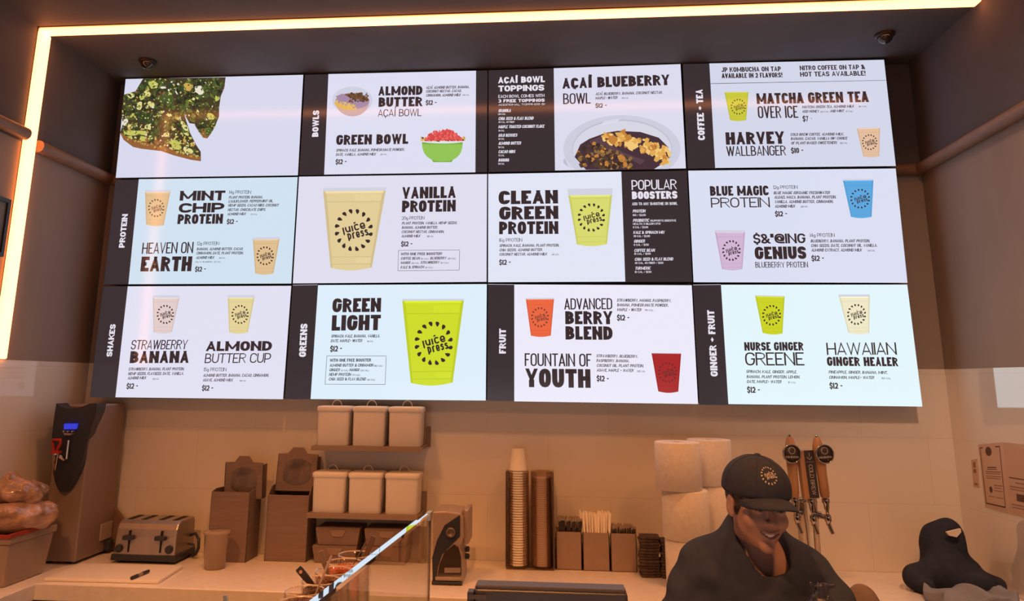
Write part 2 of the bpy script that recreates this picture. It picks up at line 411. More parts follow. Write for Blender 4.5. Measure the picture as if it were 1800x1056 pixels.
# ------------------------------------------------------------------ led strip: along the ceiling, then down the left wall
t = thing('led_strip', 'warm glowing light strip running across the ceiling and down the left wall', 'light', (XL, STRIP_Y, ZT))
LEDM = mat('led_glow', (255,240,200), .4, emit=LED_RGB, estr=LED_POWER)
ALU = mat('aluminium', (150,140,132), .35, 1.0)
HW = .03
b = MB(); b.box(XL+.002, XR-.02, STRIP_Y-HW, STRIP_Y+HW, ZCEIL-.022, ZCEIL-.004); b.build('ceiling_run', LEDM, t, bevel=.006)
b = MB(); b.box(XL+.004, XL+.024, STRIP_Y-HW-.008, STRIP_Y+HW+.008, ZT+.003, ZCEIL-.022); b.build('wall_run', LEDM, t, bevel=.006)
b = MB(); b.box(XL, XR-.02, STRIP_Y-HW-.004, STRIP_Y+HW+.004, ZCEIL-.004, ZCEIL); b.box(XL, XL+.004, STRIP_Y-HW-.004, STRIP_Y+HW+.004, ZT+.003, ZCEIL-.004); b.build('channel', ALU, t)

# ------------------------------------------------------------------ ceiling fittings
for (px, py), lab in (((259,116), 'small round glass dome on the dark ceiling above the pizza screen'), ((1556,70), 'small round glass dome on the dark ceiling near the right wall')):
    p = at(px, py, z=ZCEIL-.03)
    t = thing('ceiling_dome', lab, 'dome', (p[0], p[1], ZCEIL-.05), group='glass domes on the ceiling')
    b = MB(); b.lathe([(.045, .05), (.045, .038), (.038, .034)], (p[0], p[1], ZCEIL-.05), 28); b.build('base', mat('dome_base', (44,36,34), .4), t, bevel=.002)
    b = MB(); b.lathe([(.036*math.cos(a), .036-.034*math.sin(a)) for a in [i*PI/2/8 for i in range(9)]], (p[0], p[1], ZCEIL-.05), 28, cap0=False, cap1=False); b.build('dome', mat('dome_glass', linear=(.02,.018,.018), rough=.05, spec=.9), t)
for i, (lx, ly, lw) in enumerate(DOWNLIGHTS):
    t = thing('downlight', 'round recessed ceiling light, %s' % ('left of the rear three', 'middle of the rear three', 'right of the rear three', 'left of the front pair', 'right of the front pair')[i], 'light', (lx, ly, ZCEIL-.02), group='ceiling downlights')
    b = MB(); b.lathe([(.115,.02),(.115,.01),(.09,.004),(.085,.012)], (lx, ly, ZCEIL-.02), 28, cap0=False, cap1=False); b.build('ring', ALU, t)
    b = MB(); b.lathe([(.085,.012),(.084,.016)], (lx, ly, ZCEIL-.02), 28); b.build('lens', mat('lens', (255,230,190), .5, emit=(1,.5,.22), estr=0.25), t)
# ------------------------------------------------------------------ the wall of twelve menu screens
REG = {'A': (180,100,4.8), 'B': (530,110,5.0273), 'C': (850,110,5.0), 'D': (1200,90,4.5), 'E': (190,300,5.0294), 'F': (510,300,5.0286),
       'G': (850,300,4.8649), 'H': (1205,290,4.557), 'I': (150,490,4.5919), 'J': (500,490,4.5919), 'K': (850,490,4.5923), 'L': (1210,490,4.186)}
def wp(R, X, Y):
    """Point (x, z) of the screen wall, measured on an enlarged view of one screen."""
    x0, y0, s = REG[R] if R else (0, 0, 1)
    p = at(x0+X/s, y0+Y/s, y=0.0); return (p[0], p[2])
INK, WHITE = (58,44,46), (232,226,238)
def flat(mb, pts, layer): mb.poly([(p[0], -0.0004*layer, p[1]) for p in pts])
def line(mb, R, s, x0, y0, x1, y1, h, wt, italic=0.0, up=None, layer=2, track=.035):
    mb.__dict__.setdefault('runs', []).append(len(mb.f))
    a = np.array(wp(R, x0, y0)); b = np.array(wp(R, x1, y1)); d = b-a; L = np.linalg.norm(d); d = d/L
    t = np.array(wp(R, *(up if up else (x0, y0-h))))-a; H = np.linalg.norm(t); t = np.array((-d[1], d[0])) if up else np.array((0.0, 1.0))
    H = abs(H)
    for q in text_quads(s, L-italic*H, H, wt, seg=4 if H > .03 else 2, track=track):
        flat(mb, [a+d*(p[0]+italic*p[1])+t*p[1] for p in q], layer)
LT, RG, MD, BD, FT = .122, .155, .21, .30, .37
def body(mb, R, s, x0, y0, x1, y1, h=24): line(mb, R, s, x0, y0, x1, y1, h, .185, .22)
def tiny(mb, R, s, x0, y0, x1, y1, h=12): line(mb, R, s, x0, y0, x1, y1, h, .16)
def blob(cx, cy, r, n=9, jit=.35, sq=1.0, rot=0.0):
    out = []
    for i in range(n):
        a = 2*PI*i/n; q = r*(1+random.uniform(-jit, jit)); x, y = q*math.cos(a), q*sq*math.sin(a)
        out.append((cx+x*math.cos(rot)-y*math.sin(rot), cy+x*math.sin(rot)+y*math.cos(rot)))
    return out
def inside(p, poly):
    c = False
    for i in range(len(poly)):
        a, b = poly[i], poly[i-1]
        if (a[1] > p[1]) != (b[1] > p[1]) and p[0] < (b[0]-a[0])*(p[1]-a[1])/(b[1]-a[1])+a[0]: c = not c
    return c
def seed(cx, cy, a, L, w):
    """A pip with its tail pointing at the middle of the ring."""
    out = []
    for t in range(12):
        u = 2*PI*t/12; r = L*.5*math.cos(u); s = w*.5*math.sin(u)*(1+.6*math.cos(u)); s += .12*w*(1-math.cos(u))
        out.append((cx+r*math.cos(a)-s*math.sin(a), cy+r*math.sin(a)+s*math.cos(a)))
    return out
def emblem(put, cx, cy, rx, ry, n=16):
    """Ring of pips around two tilted words; put(points) draws one outline (y grows downward)."""
    for k in range(n):
        a = 2*PI*(k+.5)/n+PI/2
        put(seed(cx+rx*.9*math.cos(a), cy+ry*.9*math.sin(a), a, ry*.24, ry*.16))
    tl = math.radians(-13); ca, sa = math.cos(tl), math.sin(tl)
    def word(s, x0, yb, Wd, h):
        for q in text_quads(s, Wd, h, .165, .95, 4, .09):
            put([(cx+(x0+p[0])*ca*1-(yb-p[1])*sa*1, cy+(x0+p[0])*sa+(yb-p[1])*ca) for p in q])
    word('juice', -rx*.61, ry*.05, rx*1.26, ry*.46)
    word('press', -rx*.40, ry*.40, rx*1.12, ry*.45)
    put([(cx+p[0]*rx*.1+rx*.03, cy+p[1]*rx*.1-ry*.34) for p in ((-.6,.5),(-.3,-.4),(.7,-.7),(.5,.3))])
def cup_pic(root, R, rim, liquid, bot, rgb, logo, faint=0.0, big=False):
    (ax, ay), (bx, by) = rim; (cx, cy), (dx, dy) = bot
    f = lambda t, s: (ax+(cx-ax)*t if s == 0 else bx+(dx-bx)*t, ay+(cy-ay)*t if s == 0 else by+(dy-by)*t)
    H = cy-ay; tl = (liquid-ay)/H; n = f"{rgb[0]}_{rgb[1]}_{rgb[2]}"
    m0 = screen_mat('pixel_'+n, rgb); m1 = screen_mat('pixel_light_'+n, tuple(min(255, v*1.07+4) for v in rgb)); m2 = screen_mat('pixel_deep_'+n, tuple(v*.93 for v in rgb))
    m3 = screen_mat('pixel_clear_rim', (210,211,225))
    b = MB(); W2 = bx-ax
    def q(t0, t1, s0, s1, mi, lay=2):
        A, B, C, D = f(t0,0), f(t0,1), f(t1,1), f(t1,0)
        mixp = lambda P, Q, s: (P[0]+(Q[0]-P[0])*s, P[1]+(Q[1]-P[1])*s)
        b.m = mi; flat(b, [wp(R, *mixp(A,B,s0)), wp(R, *mixp(A,B,s1)), wp(R, *mixp(D,C,s1)), wp(R, *mixp(D,C,s0))], lay)
    q(0, tl, 0, 1, 3); q(tl, 1, 0, 1, 0); q(tl, 1, 0, .05, 2, 3); q(tl, 1, .95, 1, 2, 3)
    q(tl, tl+.025, .03, .97, 1, 3); q(.17, .182, .02, .98, 2, 3); q(.86, .87, .03, .97, 2, 3); q(.95, .96, .03, .97, 2, 3)
    if big:
        for k in range(16):
            s = .52+.028*k; q(.06+tl*.6, .165, s, s+.007, 1, 3)
        for k in range(9):
            s = .62+.036*k; q(.875, .945, s, s+.008, 1, 3)
    # rounded foot
    pts = [(cx+(dx-cx)*t, cy+(dy-cy)*t+math.sin(PI*t)*H*.035) for t in [i/10 for i in range(11)]]
    b.m = 0; flat(b, [wp(R, *p) for p in pts], 2)
    b.m = 2
    o = b.build('cup_picture', [m0, m1, m2, m3], root, fix=False)
    e = MB(); emblem(lambda P: flat(e, [wp(R, *p) for p in P], 4), *logo)
    ink = tuple(INK[i]*(1-faint)+rgb[i]*faint for i in range(3))
    eo = e.build('emblem', screen_mat('pixel_ink_%d_%d' % (int(faint*100), rgb[0]), ink), o, fix=False); eo.location = (0,0,0)
    me = eo.data; off = root['_off']
    for v in me.vertices: v.co = (v.co[0]-off[0], v.co[1]-off[1], v.co[2]-off[2])
    return o
def screen(key, R, corners, page, rgb, label):
    """corners: tl tr br bl of the lit area in photo pixels; page: the same for its pale part (in photo pixels)."""
    c = [wp(None, *p) for p in corners]; cx = sum(p[0] for p in c)/4; cz = sum(p[1] for p in c)/4
    root = thing('menu_screen', label, 'screen', (cx, 0, cz), group='menu screens in the wall of twelve')
    h = MB(); w, t = .5055, .2835
    h.box(cx-w, cx+w, .0012, .075, cz-t, cz+t); h.box(cx-.2, cx+.2, .075, .1, cz-.15, cz+.15)
    h.build('housing', mat('bezel_black', linear=(.16,.14,.145), rough=.5), root, bevel=.002)
    g = MB(); flat(g, [(cx-w+.001, cz-t+.001), (cx+w-.001, cz-t+.001), (cx+w-.001, cz+t-.001), (cx-w+.001, cz+t-.001)], -8); 
    b = MB(); flat(b, c, 0); part(b.build('panel', screen_mat('pixel_black', (57,47,50)), root, fix=False), 'dark glossy panel')
    if page:
        p = MB(); flat(p, [wp(None, *q) for q in page], 1); part(p.build('page', screen_mat('page_%d_%d_%d' % rgb, rgb), root, fix=False), 'lit pale page')
    return root
def done(root, mb, name, dark=True, label=None):
    runs = sorted(set([0]+mb.__dict__.get('runs', []))); runs = [(a, b) for a, b in zip(runs, runs[1:]+[len(mb.f)]) if b > a]
    groups = []
    for a, b in runs:                      # lines that stand together are one piece of lettering
        P = [mb.v[i] for f in mb.f[a:b] for i in f]; bb = [min(p[0] for p in P), max(p[0] for p in P), min(p[2] for p in P), max(p[2] for p in P)]; fs = mb.f[a:b]
        while True:
            hit = [g for g in groups if g[0][0] < bb[1]+.045 and g[0][1] > bb[0]-.045 and g[0][2] < bb[3]+.03 and g[0][3] > bb[2]-.03]
            if not hit: break
            for g in hit:
                groups.remove(g); fs = g[1]+fs
                bb = [min(bb[0], g[0][0]), max(bb[1], g[0][1]), min(bb[2], g[0][2]), max(bb[3], g[0][3])]
        groups.append((bb, fs))
    for bb, fs in groups:
        n = MB()
        for f in fs: n.poly([mb.v[i] for i in f])
        o = n.build(name, screen_mat('pixel_ink', INK) if dark else screen_mat('pixel_white', WHITE), root, fix=False)
        if label: part(o, label)

# ---- top row
s = screen('s00', 'A', [(221,139),(533.1,131.5),(523.7,308.1),(203.5,312.5)], [(221,139),(533.1,131.5),(523.7,308.1),(203.5,312.5)], (216,217,238),
    'menu screen at the top left showing slices of loaded green pizza on a blank page')
# the picture of a slice: crust, spread, leaves, nuts
outl = [(345,182),(1040,172),(1030,260),(1000,330),(985,430),(985,500),(950,590),(915,650),(885,688),(850,682),(800,610),(775,565),(735,560),(690,480),(740,640),(790,740),(830,800),(832,880),(745,868),(600,830),(500,795),(330,775),(260,760),(180,700),(150,640),(175,560),(160,500),(180,320),(280,290)]
crust = [(150,640),(832,800),(832,880),(745,868),(600,830),(500,795),(330,775),(260,760),(180,700)]
m = MB(); pal = [(52,66,38),(74,90,46),(40,46,32),(104,116,52),(196,196,96),(222,214,140),(150,98,56),(206,168,84),(232,226,206),(70,60,40)]
mats_ = [screen_mat('pizza_%d' % i, c) for i, c in enumerate(pal)]
m.m = 9; flat(m, [wp('A', *p) for p in outl], 2)
m.m = 6; flat(m, [wp('A', *p) for p in [(850,682),(885,688),(915,650),(905,610),(830,600),(800,610)]], 3)
def region(p):
    if p[1] > 690+.10*(p[0]-250) and p[0] < 560: return (6,6,6,7,9)
    if p[0] > 540 and p[1] > 640: return (4,4,5,3,7,9,1)
    if p[1] > 560 and p[0] < 430: return (4,5,7,0,3)
    return (0,0,1,1,1,2,2,3,3,4)
for n_, r0_, r1_, sq0, lay in ((420, 10, 30, .3, 3), (900, 3.5, 11, .35, 4.5)):
    k = 0
    while k < n_:
        p = (random.uniform(160, 1030), random.uniform(176, 860))
        if not inside(p, outl): continue
        k += 1; c_ = region(p); ci = random.choice(c_)
        if lay > 4: ci = random.choice(c_+(3,5,8,7,2,9,1,6))
        r = random.uniform(r0_, r1_)
        m.m = ci; pl = [q if inside(q, outl) else (p[0]+(q[0]-p[0])*.15, p[1]+(q[1]-p[1])*.15) for q in blob(p[0], p[1], r, 7, .45, random.uniform(sq0, 1), random.uniform(0, PI))]
        flat(m, [wp('A', *q) for q in pl], lay+k*.001)
m.m = 6; flat(m, [wp('A', *p) for p in [(150,640),(180,700),(260,760),(330,775),(500,795),(600,830),(745,868),(832,880),(828,838),(760,845),(640,808),(560,770),(420,735),(280,715),(200,668)]], 5.6)
for k in range(90):
    x = random.uniform(190, 800); y = 690+(x-190)*.24+random.uniform(-16, 16); m.m = random.choice((6,7,9,6)); flat(m, [wp('A', *q) for q in blob(x, y, random.uniform(3, 10), 6)], 5.7)
for (x, y, r, sq, ro, ci) in [(430,235,52,.8,.3,4),(725,250,48,.9,.1,7),(815,280,50,.9,.4,8),(515,260,32,.4,.0,8),(315,410,50,.55,-1.2,5),(410,400,38,.7,.5,5),(375,310,40,.7,.2,5),(565,490,32,.6,.2,5),(770,357,15,1,0,5),(625,300,28,.25,1.1,8),(195,550,40,.6,-1.1,8),(690,580,70,.35,.95,5),(920,505,45,.8,.6,4),(250,640,80,.35,.1,4),(620,740,70,.6,.5,4),(720,790,60,.5,.4,5),(575,745,16,.8,.6,2),(715,830,22,.6,0,2),(670,715,20,.8,.2,9),(340,640,60,.4,.2,4),(240,325,36,.8,.4,5),(605,610,20,.8,0,5),(640,520,28,.6,.3,7),(805,465,30,.4,1.4,5),(855,560,60,.5,.9,0),(540,350,90,.5,.2,1),(360,510,95,.5,.4,0)]:
    m.m = ci; flat(m, [wp('A', *q) for q in blob(x, y, r*.8, 11, .22, sq, ro)], 4)
m.build('food_picture', mats_, s, fix=False)

s = screen('s01', 'B', [(536,131.4),(856.3,123.8),(856.2,302.2),(526.6,308)], [(577.4,130.2),(836.8,124.3),(835.6,302.8),(569.8,306.8)], (222,222,242),
    'menu screen with two small bowls, a brown topped one and a green one')
a = MB(); line(a,'B','ALMOND',677,292,1068,285,80,BD); line(a,'B','BUTTER',680,392,1068,386,84,BD); line(a,'B','A\u00c7A\u00cd BOWL',674,478,1060,472,64,LT)
line(a,'B','GREEN BOWL',305,728,942,718,88,BD); done(s, a, 'heading_lettering')
a = MB()
for t in [('A\u00c7A\u00cd, ALMOND BUTTER, BANANA,',1100,233,1487,227),('COCONUT NECTAR, CACAO,',1100,266,1418,261),('CINNAMON, ALMOND MILK',1100,302,1412,297),
          ('SPINACH, KALE, BANANA, POMEGRANATE POWDER,',305,787,915,780),('DATE, VANILLA, ALMOND MILK',303,825,662,820)]: body(a,'B',*t)
tiny(a,'B','160 CAL',1425,293,1482,292); tiny(a,'B','210 CAL',697,818,755,816); done(s, a, 'ingredient_lettering')
a = MB(); line(a,'B','$12 -',1097,376,1193,373,42,MD); line(a,'B','$12 -',300,900,397,896,44,MD); done(s, a, 'price_lettering')
a = MB(); line(a,'B','BOWLS',148,655,157,422,0,BD,up=(93,655)); done(s, a, 'section_lettering', False, 'white upright lettering and painted bezel reflection')
def ring(cx, cy, rx, ry, a0=0, a1=2*PI, n=28): return [(cx+rx*math.cos(a0+(a1-a0)*i/n), cy+ry*math.sin(a0+(a1-a0)*i/n)) for i in range(n+1)]
m = MB(); L = lambda P, lay, mi: (setattr(m, 'm', mi), flat(m, [wp('B', *p) for p in P], lay))
ms = [screen_mat('bowl_%d' % i, c) for i, c in enumerate([(208,208,224),(196,166,166),(166,138,166),(92,62,46),(226,178,92),(120,84,54),(148,196,88),(126,176,70),(214,72,72),(232,110,100),(226,190,120),(74,56,50),(226,228,236)])]
L(ring(450,335,178,122),2,0); L(ring(450,340,150,135,0,PI),2.5,1); L(ring(450,340,150,72),3,2)
L(ring(450,345,150,70,-2.6,-.1),3.2,5); L(ring(432,355,140,66,.35*PI,1.05*PI),3.3,4)
L([(300,300),(360,275),(560,375),(470,405)],3.4,2)
for k in range(60): L(blob(random.uniform(420,590), random.uniform(270,350), random.uniform(6,13), 6),3.6,random.choice((3,3,5)))
for k in range(40):
    x = random.uniform(305,480); L(blob(x, 350+(x-305)*.25+random.uniform(-18,18), random.uniform(5,11), 6),3.6,random.choice((4,10)))
m.build('bowl_picture', ms, s, fix=False); m = MB()
L([(1065,690)]+[(1245-180*math.cos(PI*i/20)**1 if False else 1245-180*math.copysign(abs(math.cos(PI*i/20))**.8, math.cos(PI*i/20)), 700+172*math.sin(PI*i/20)**.8) for i in range(21)]+[(1425,690)],2,6); L([(1150,858),(1340,858),(1325,880),(1165,880)],1.9,7)
L([(1065,705),(1425,705),(1424,722),(1067,722)],2.4,7)
L(ring(1248,685,215,30),2.6,12)
for k in range(150): 
    t = random.uniform(-1,1); L(blob(1248+t*195, 675+random.uniform(-22,18)*(1-.3*abs(t)), random.uniform(6,12), 6),3,random.choice((10,10,4,11)))
L([(1085,690),(1120,655),(1180,625),(1255,600),(1330,625),(1395,655),(1425,690)],3.2,8)
for k in range(150):
    t = random.uniform(-1,1); L(blob(1255+t*160, 685-random.uniform(0,1)*95*(1-t*t)**.8, random.uniform(8,14), 7),3.4,random.choice((8,8,9)))
m.build('bowl_picture', ms, s, fix=False)

s = screen('s02', 'C', [(858.8,123.6),(1196.1,112.7),(1205.7,295.9),(858.6,302.2)], [(973.4,120),(1196.1,112.7),(1205.7,295.9),(975.6,299.6)], (220,219,238),
    'menu screen in the top row filled by one large bowl of dark fruit and flakes')
a = MB(); line(a,'C','A\u00c7A\u00cd BLUEBERRY',692,230,1622,198,92,BD); line(a,'C','BOWL',700,366,942,360,94,LT); done(s, a, 'heading_lettering')
a = MB(); body(a,'C','A\u00c7A\u00cd, BLUEBERRY, BANANA, COCONUT NECTAR,',983,288,1578,274); body(a,'C','MAPLE+ WATER',983,325,1183,319); tiny(a,'C','250 CAL',1213,318,1275,317); done(s, a, 'ingredient_lettering')
a = MB(); line(a,'C','$12 -',983,398,1083,394,38,MD); done(s, a, 'price_lettering')
a = MB(); line(a,'C','A\u00c7A\u00cd BOWL',128,183,533,172,54,BD); line(a,'C','TOPPINGS',130,255,533,246,52,BD); done(s, a, 'section_lettering', False, 'white bold lettering')
a = MB(); line(a,'C','EACH BOWL COMES WITH',130,312,535,302,27,RG); line(a,'C','3 FREE TOPPINGS',130,352,537,344,28,BD); line(a,'C','ADDITIONAL TOPPINGS $1-',130,380,545,372,16,RG)
for i, (t, x1, u, x2) in enumerate([('GRANOLA',243,'130 CAL',193),('CHIA SEED & FLAX BLEND',443,'40 CAL, 4G FIBER',272),('MAPLE TOASTED COCONUT FLAKE',538,'30 CAL',183),('GOJI BERRIES',300,'35 CAL',183),('ALMOND BUTTER',335,'90 CAL',183),('CACAO NIBS',282,'75 CAL',183),('BANANA',228,'50 CAL',183)]):
    y = (436,506,578,653,723,797,870)[i]; line(a,'C',t,130,y,x1,y-(x1-130)*.014,27,.19,.2)
    line(a,'C',u,129,y+(25,25,28,26,29,27,27)[i],x2,y+(24,23,27,25,28,26,26)[i],15,.16)
done(s, a, 'topping_lettering', False, 'white lettering on black')
m = MB(); L = lambda P, lay, mi: (setattr(m, 'm', mi), flat(m, [wp('C', *p) for p in P], lay))
ms = [screen_mat('big_bowl_%d' % i, c) for i, c in enumerate([(204,205,222),(190,192,208),(72,50,58),(92,66,74),(226,170,84),(242,200,120),(196,130,60),(84,62,44),(140,104,64),(60,44,38),(226,226,238),(214,214,228)])]
def clip(P): return [(x, min(y, 945-(x-630)*.0105)) for x, y in P]
L(clip(ring(1215,760,515,298,0,2*PI,48)),2,0); L([(703,850),(718,845),(745,905),(790,935),(730,905),(702,885)],2.1,1)
L(clip(ring(1218,762,440,262,0,2*PI,40)),2.2,1); L(clip(ring(1218,768,434,255,0,2*PI,40)),2.4,11)
bowl_in = clip([(800,830),(850,720),(930,670),(1080,615),(1180,600),(1380,610),(1540,660),(1620,740),(1640,830),(1570,890),(1500,945),(900,945)])
L(bowl_in,2.6,2); L([(930,690),(1050,640),(1060,690),(1230,790),(1420,860),(1380,900),(1200,800),(960,730)],2.8,3)
for k in range(150):
    x = random.uniform(810,1300); y0 = 700+max(0, x-960)*.42; y = random.uniform(max(y0, 700), 935)
    p = blob(x, y, random.uniform(10,24), 7); p = clip(p)
    if inside((x, y), bowl_in): L(p,3+k*.003,random.choice((7,7,8,9,6)))
for k in range(120):
    t = random.uniform(0, 1); x = 1060+t*570; y = 650+t*t*170+random.uniform(-45,85)*(0.6+.5*t)
    L(clip(blob(x, y, random.uniform(14,40), 6, .4, .7, random.uniform(0,PI))),3.6+k*.004,random.choice((4,4,5,5,6)))
for k in range(4): L([(1030+k*8,545-k*10),(1180+k*6,515-k*6),(1180+k*6,519-k*6),(1032+k*8,550-k*10)],2.5,10)
m.build('bowl_picture', ms, s, fix=False)

s = screen('s03', 'D', [(1200,112.5),(1553.9,105),(1574.6,291.8),(1208.6,296.2)], [(1246.9,111.5),(1553.9,105),(1574.6,291.8),(1257.1,295.1)], (212,215,234),
    'menu screen at the top right with an olive green iced cup and a tan cup')
a = MB()
for t in [('JP KOMBUCHA ON TAP',308,166,778,158,38),('AVAILABLE IN 2 FLAVORS!',310,214,790,207,38),('NITRO COFFEE ON TAP &',927,152,1443,143,37),('HOT TEAS AVAILABLE!',930,202,1448,193,38)]: line(a,'D',*t,.22)
flat(a, [wp('D',220,255),wp('D',1610,229),wp('D',1610,232),wp('D',220,259)], 2); done(s, a, 'banner_lettering')
a = MB(); line(a,'D','MATCHA GREEN TEA',587,418,1472,402,84,BD); line(a,'D','OVER ICE',597,530,915,527,95,LT); line(a,'D','HARVEY',343,740,808,732,98,FT); line(a,'D','WALLBANGER',348,830,818,824,78,LT); done(s, a, 'heading_lettering')
a = MB()
for t in [('MATCHA GREEN TEA, ALMOND MILK',945,452,1360,446,21),('ADD HONEY',945,487,1083,485,21),('AND MINT',1165,484,1280,482,21),('COLD BREW COFFEE, ALMOND MILK,',852,670,1280,666,22),('BANANA, CACAO, VANILLA (W/ CHOICE',855,703,1305,699,22),('OF PLANT-BASED SWEETENER)',857,738,1222,734,22)]: body(a,'D',*t)
for t in [('110 CAL',1395,444,1460,443),('(20 CAL)',1090,485,1157,484),('(0 CAL)',1290,482,1347,481),('160 CAL',1247,733,1303,732)]: tiny(a,'D',*t)
done(s, a, 'ingredient_lettering')
a = MB(); line(a,'D','$7 -',950,556,1027,553,42,MD); line(a,'D','$10 -',858,808,955,804,42,MD); done(s, a, 'price_lettering')
a = MB(); line(a,'D','COFFEE + TEA',177,703,157,302,0,BD,up=(122,706)); done(s, a, 'section_lettering', False, 'white upright lettering and painted bezel reflection')
cup_pic(s,'D',((330,322),(520,320)),325,((375,545),(502,545)),(200,200,62),(440,440,60,62),.2)
cup_pic(s,'D',((1375,605),(1560,600)),612,((1428,832),(1555,830)),(228,190,158),(1478,720,60,62))

# ---- middle row
s = screen('s10', 'E', [(203.2,316),(523.3,311.2),(512,498.2),(182.2,499.8)], [(244.1,314.9),(523.3,311.2),(512,498.2),(225.8,499.4)], (209,226,241),
    'pale blue menu screen with two beige cups, left end of the middle row')
a = MB(); line(a,'E','MINT',632,265,1032,262,86,FT); line(a,'E','CHIP',622,372,1025,367,84,FT); line(a,'E','PROTEIN',612,472,1012,468,86,BD); line(a,'E','HEAVEN ON',297,735,750,728,98,LT); line(a,'E','EARTH',285,890,735,888,130,FT); done(s, a, 'heading_lettering')
a = MB(); line(a,'E','14g PROTEIN',1070,204,1263,204,30,LT); line(a,'E','12g PROTEIN',788,658,982,657,30,LT)
for t in [('PLANT PROTEIN, BANANA,',1067,247,1372,245),('CAULIFLOWER, PEPPERMINT OIL,',1063,283,1465,279),('HEMP SEEDS, CACAO NIBS, COCONUT',1060,318,1512,316),('NECTAR, CHOCOLATE CHIPS,',1057,357,1397,355),('ALMOND MILK',1053,395,1222,393),('BANANA, ALMOND BUTTER, CACAO,',783,704,1198,702),('CINNAMON, DATE, PLANT PROTEIN,',780,740,1200,739),('ALMOND MILK',777,780,943,778)]: body(a,'E',*t)
for t in [('370 CAL',1258,392,1318,391),('300 CAL',980,778,1037,777),('(+$2 W/ BLUEBERRY, 20 CAL)',770,812,995,811)]: tiny(a,'E',*t)
done(s, a, 'ingredient_lettering')
a = MB(); line(a,'E','$12 -',1048,472,1145,469,42,MD); line(a,'E','$12 -',767,893,862,890,44,MD); done(s, a, 'price_lettering')
a = MB(); line(a,'E','PROTEIN',145,680,176,383,0,BD,up=(95,678)); done(s, a, 'section_lettering', False, 'white upright lettering and painted bezel reflection')
cup_pic(s,'E',((328,170),(555,168)),192,((337,475),(492,482)),(226,190,144),(427,330,70,80),.3)
cup_pic(s,'E',((1280,590),(1520,585)),610,((1302,908),(1462,908)),(224,191,144),(1390,752,75,82))

s = screen('s11', 'F', [(525.7,310.5),(856.1,305.9),(855.3,495.2),(514.8,498)], [(525.7,310.5),(856.1,305.9),(855.3,495.2),(514.8,498)], (224,222,239),
    'menu screen in the middle row with one big pale yellow cup and a boxed note')
a = MB(); line(a,'F','VANILLA',988,248,1465,240,102,FT); line(a,'F','PROTEIN',988,367,1463,360,102,FT); done(s, a, 'heading_lettering')
a = MB(); line(a,'F','20g PROTEIN',987,434,1187,431,30,LT)
for t in [('PLANT PROTEIN, VANILLA, HEMP SEEDS,',987,476,1480,472),('BANANA, ALMOND BUTTER,',987,514,1310,512),('COCONUT NECTAR, CINNAMON,',985,552,1365,550),('ALMOND MILK',983,590,1155,588)]: body(a,'F',*t)
tiny(a,'F','380 CAL',1208,587,1268,586,14); done(s, a, 'ingredient_lettering')
a = MB(); line(a,'F','$12 -',980,670,1080,667,44,MD); done(s, a, 'price_lettering')
def boxed(a, R, q, w=3):
    for i in range(4):
        p0, p1 = q[i], q[(i+1) % 4]; d = (p1[0]-p0[0], p1[1]-p0[1]); l = math.hypot(*d); nx, ny = -d[1]/l*w/2, d[0]/l*w/2
        flat(a, [wp(R,p0[0]+nx,p0[1]+ny),wp(R,p1[0]+nx,p1[1]+ny),wp(R,p1[0]-nx,p1[1]-ny),wp(R,p0[0]-nx,p0[1]-ny)], 2)
a = MB(); boxed(a,'F',[(958,704),(1498,700),(1495,878),(953,884)]); line(a,'F','WITH ONE FREE BOOSTER!',977,748,1343,745,24,.22)
for t in [('COFFEE BEAN',977,787,1150,785),('BLUEBERRY',1237,785,1385,783),('MANGO',977,825,1065,824),('STRAWBERRY',1152,823,1323,821),('KALE & SPINACH',975,865,1185,862)]: body(a,'F',*t)
for t in [('(15 CAL)',1157,786,1225,785),('(20 CAL)',1393,783,1463,782),('(20 CAL)',1073,824,1140,823),('(10 CAL)',1330,821,1402,820),('(30 CAL)',1190,863,1260,862)]: tiny(a,'F',*t,14)
done(s, a, 'note_lettering')
cup_pic(s,'F',((290,152),(850,148)),182,((358,858),(722,855)),(226,205,152),(563,525,165,185),0,True)

s = screen('s12', 'G', [(858.2,305.8),(1207.4,299.7),(1217,495.4),(858,495.9)], [(858.2,305.8),(1092.1,301.6),(1099.1,494.9),(858,495.9)], (226,229,245),
    'menu screen in the middle row with a yellow green cup beside a black list panel')
a = MB(); line(a,'G','CLEAN',128,288,637,280,115,FT); line(a,'G','GREEN',133,420,640,412,112,FT); line(a,'G','PROTEIN',133,543,640,540,108,FT); done(s, a, 'heading_lettering')
a = MB(); line(a,'G','16g PROTEIN',135,608,330,606,30,LT)
for t in [('SPINACH, KALE, BANANA, PLANT PROTEIN,',135,652,650,649),('CHIA SEEDS, ALMOND BUTTER,',135,690,510,687),('COCONUT NECTAR, ALMOND MILK',135,727,548,724)]: body(a,'G',*t)
tiny(a,'G','410 CAL',583,723,645,722,13); done(s, a, 'ingredient_lettering')
a = MB(); line(a,'G','$12 -',133,806,232,803,44,MD); done(s, a, 'price_lettering')
a = MB(); line(a,'G','POPULAR',1267,165,1652,158,84,.12); line(a,'G','BOOSTERS',1270,243,1658,238,65,BD); line(a,'G','ADD TO ANY SMOOTHIE OR BOWL',1270,296,1658,292,24,.17); done(s, a, 'section_lettering', False, 'white lettering on black')
a = MB()
for t in [('PROTEIN',1275,358,1388,357,26),('PROBIOTIC',1277,438,1420,436,26),('KALE & SPINACH MIX',1280,540,1552,538,25),('GINGER',1285,616,1385,614,26),('COFFEE BEAN',1288,694,1468,692,26),('CHIA SEED & FLAX BLEND',1292,770,1625,767,26),('TURMERIC',1295,847,1432,845,26)]: line(a,'G',*t,.19,.2)
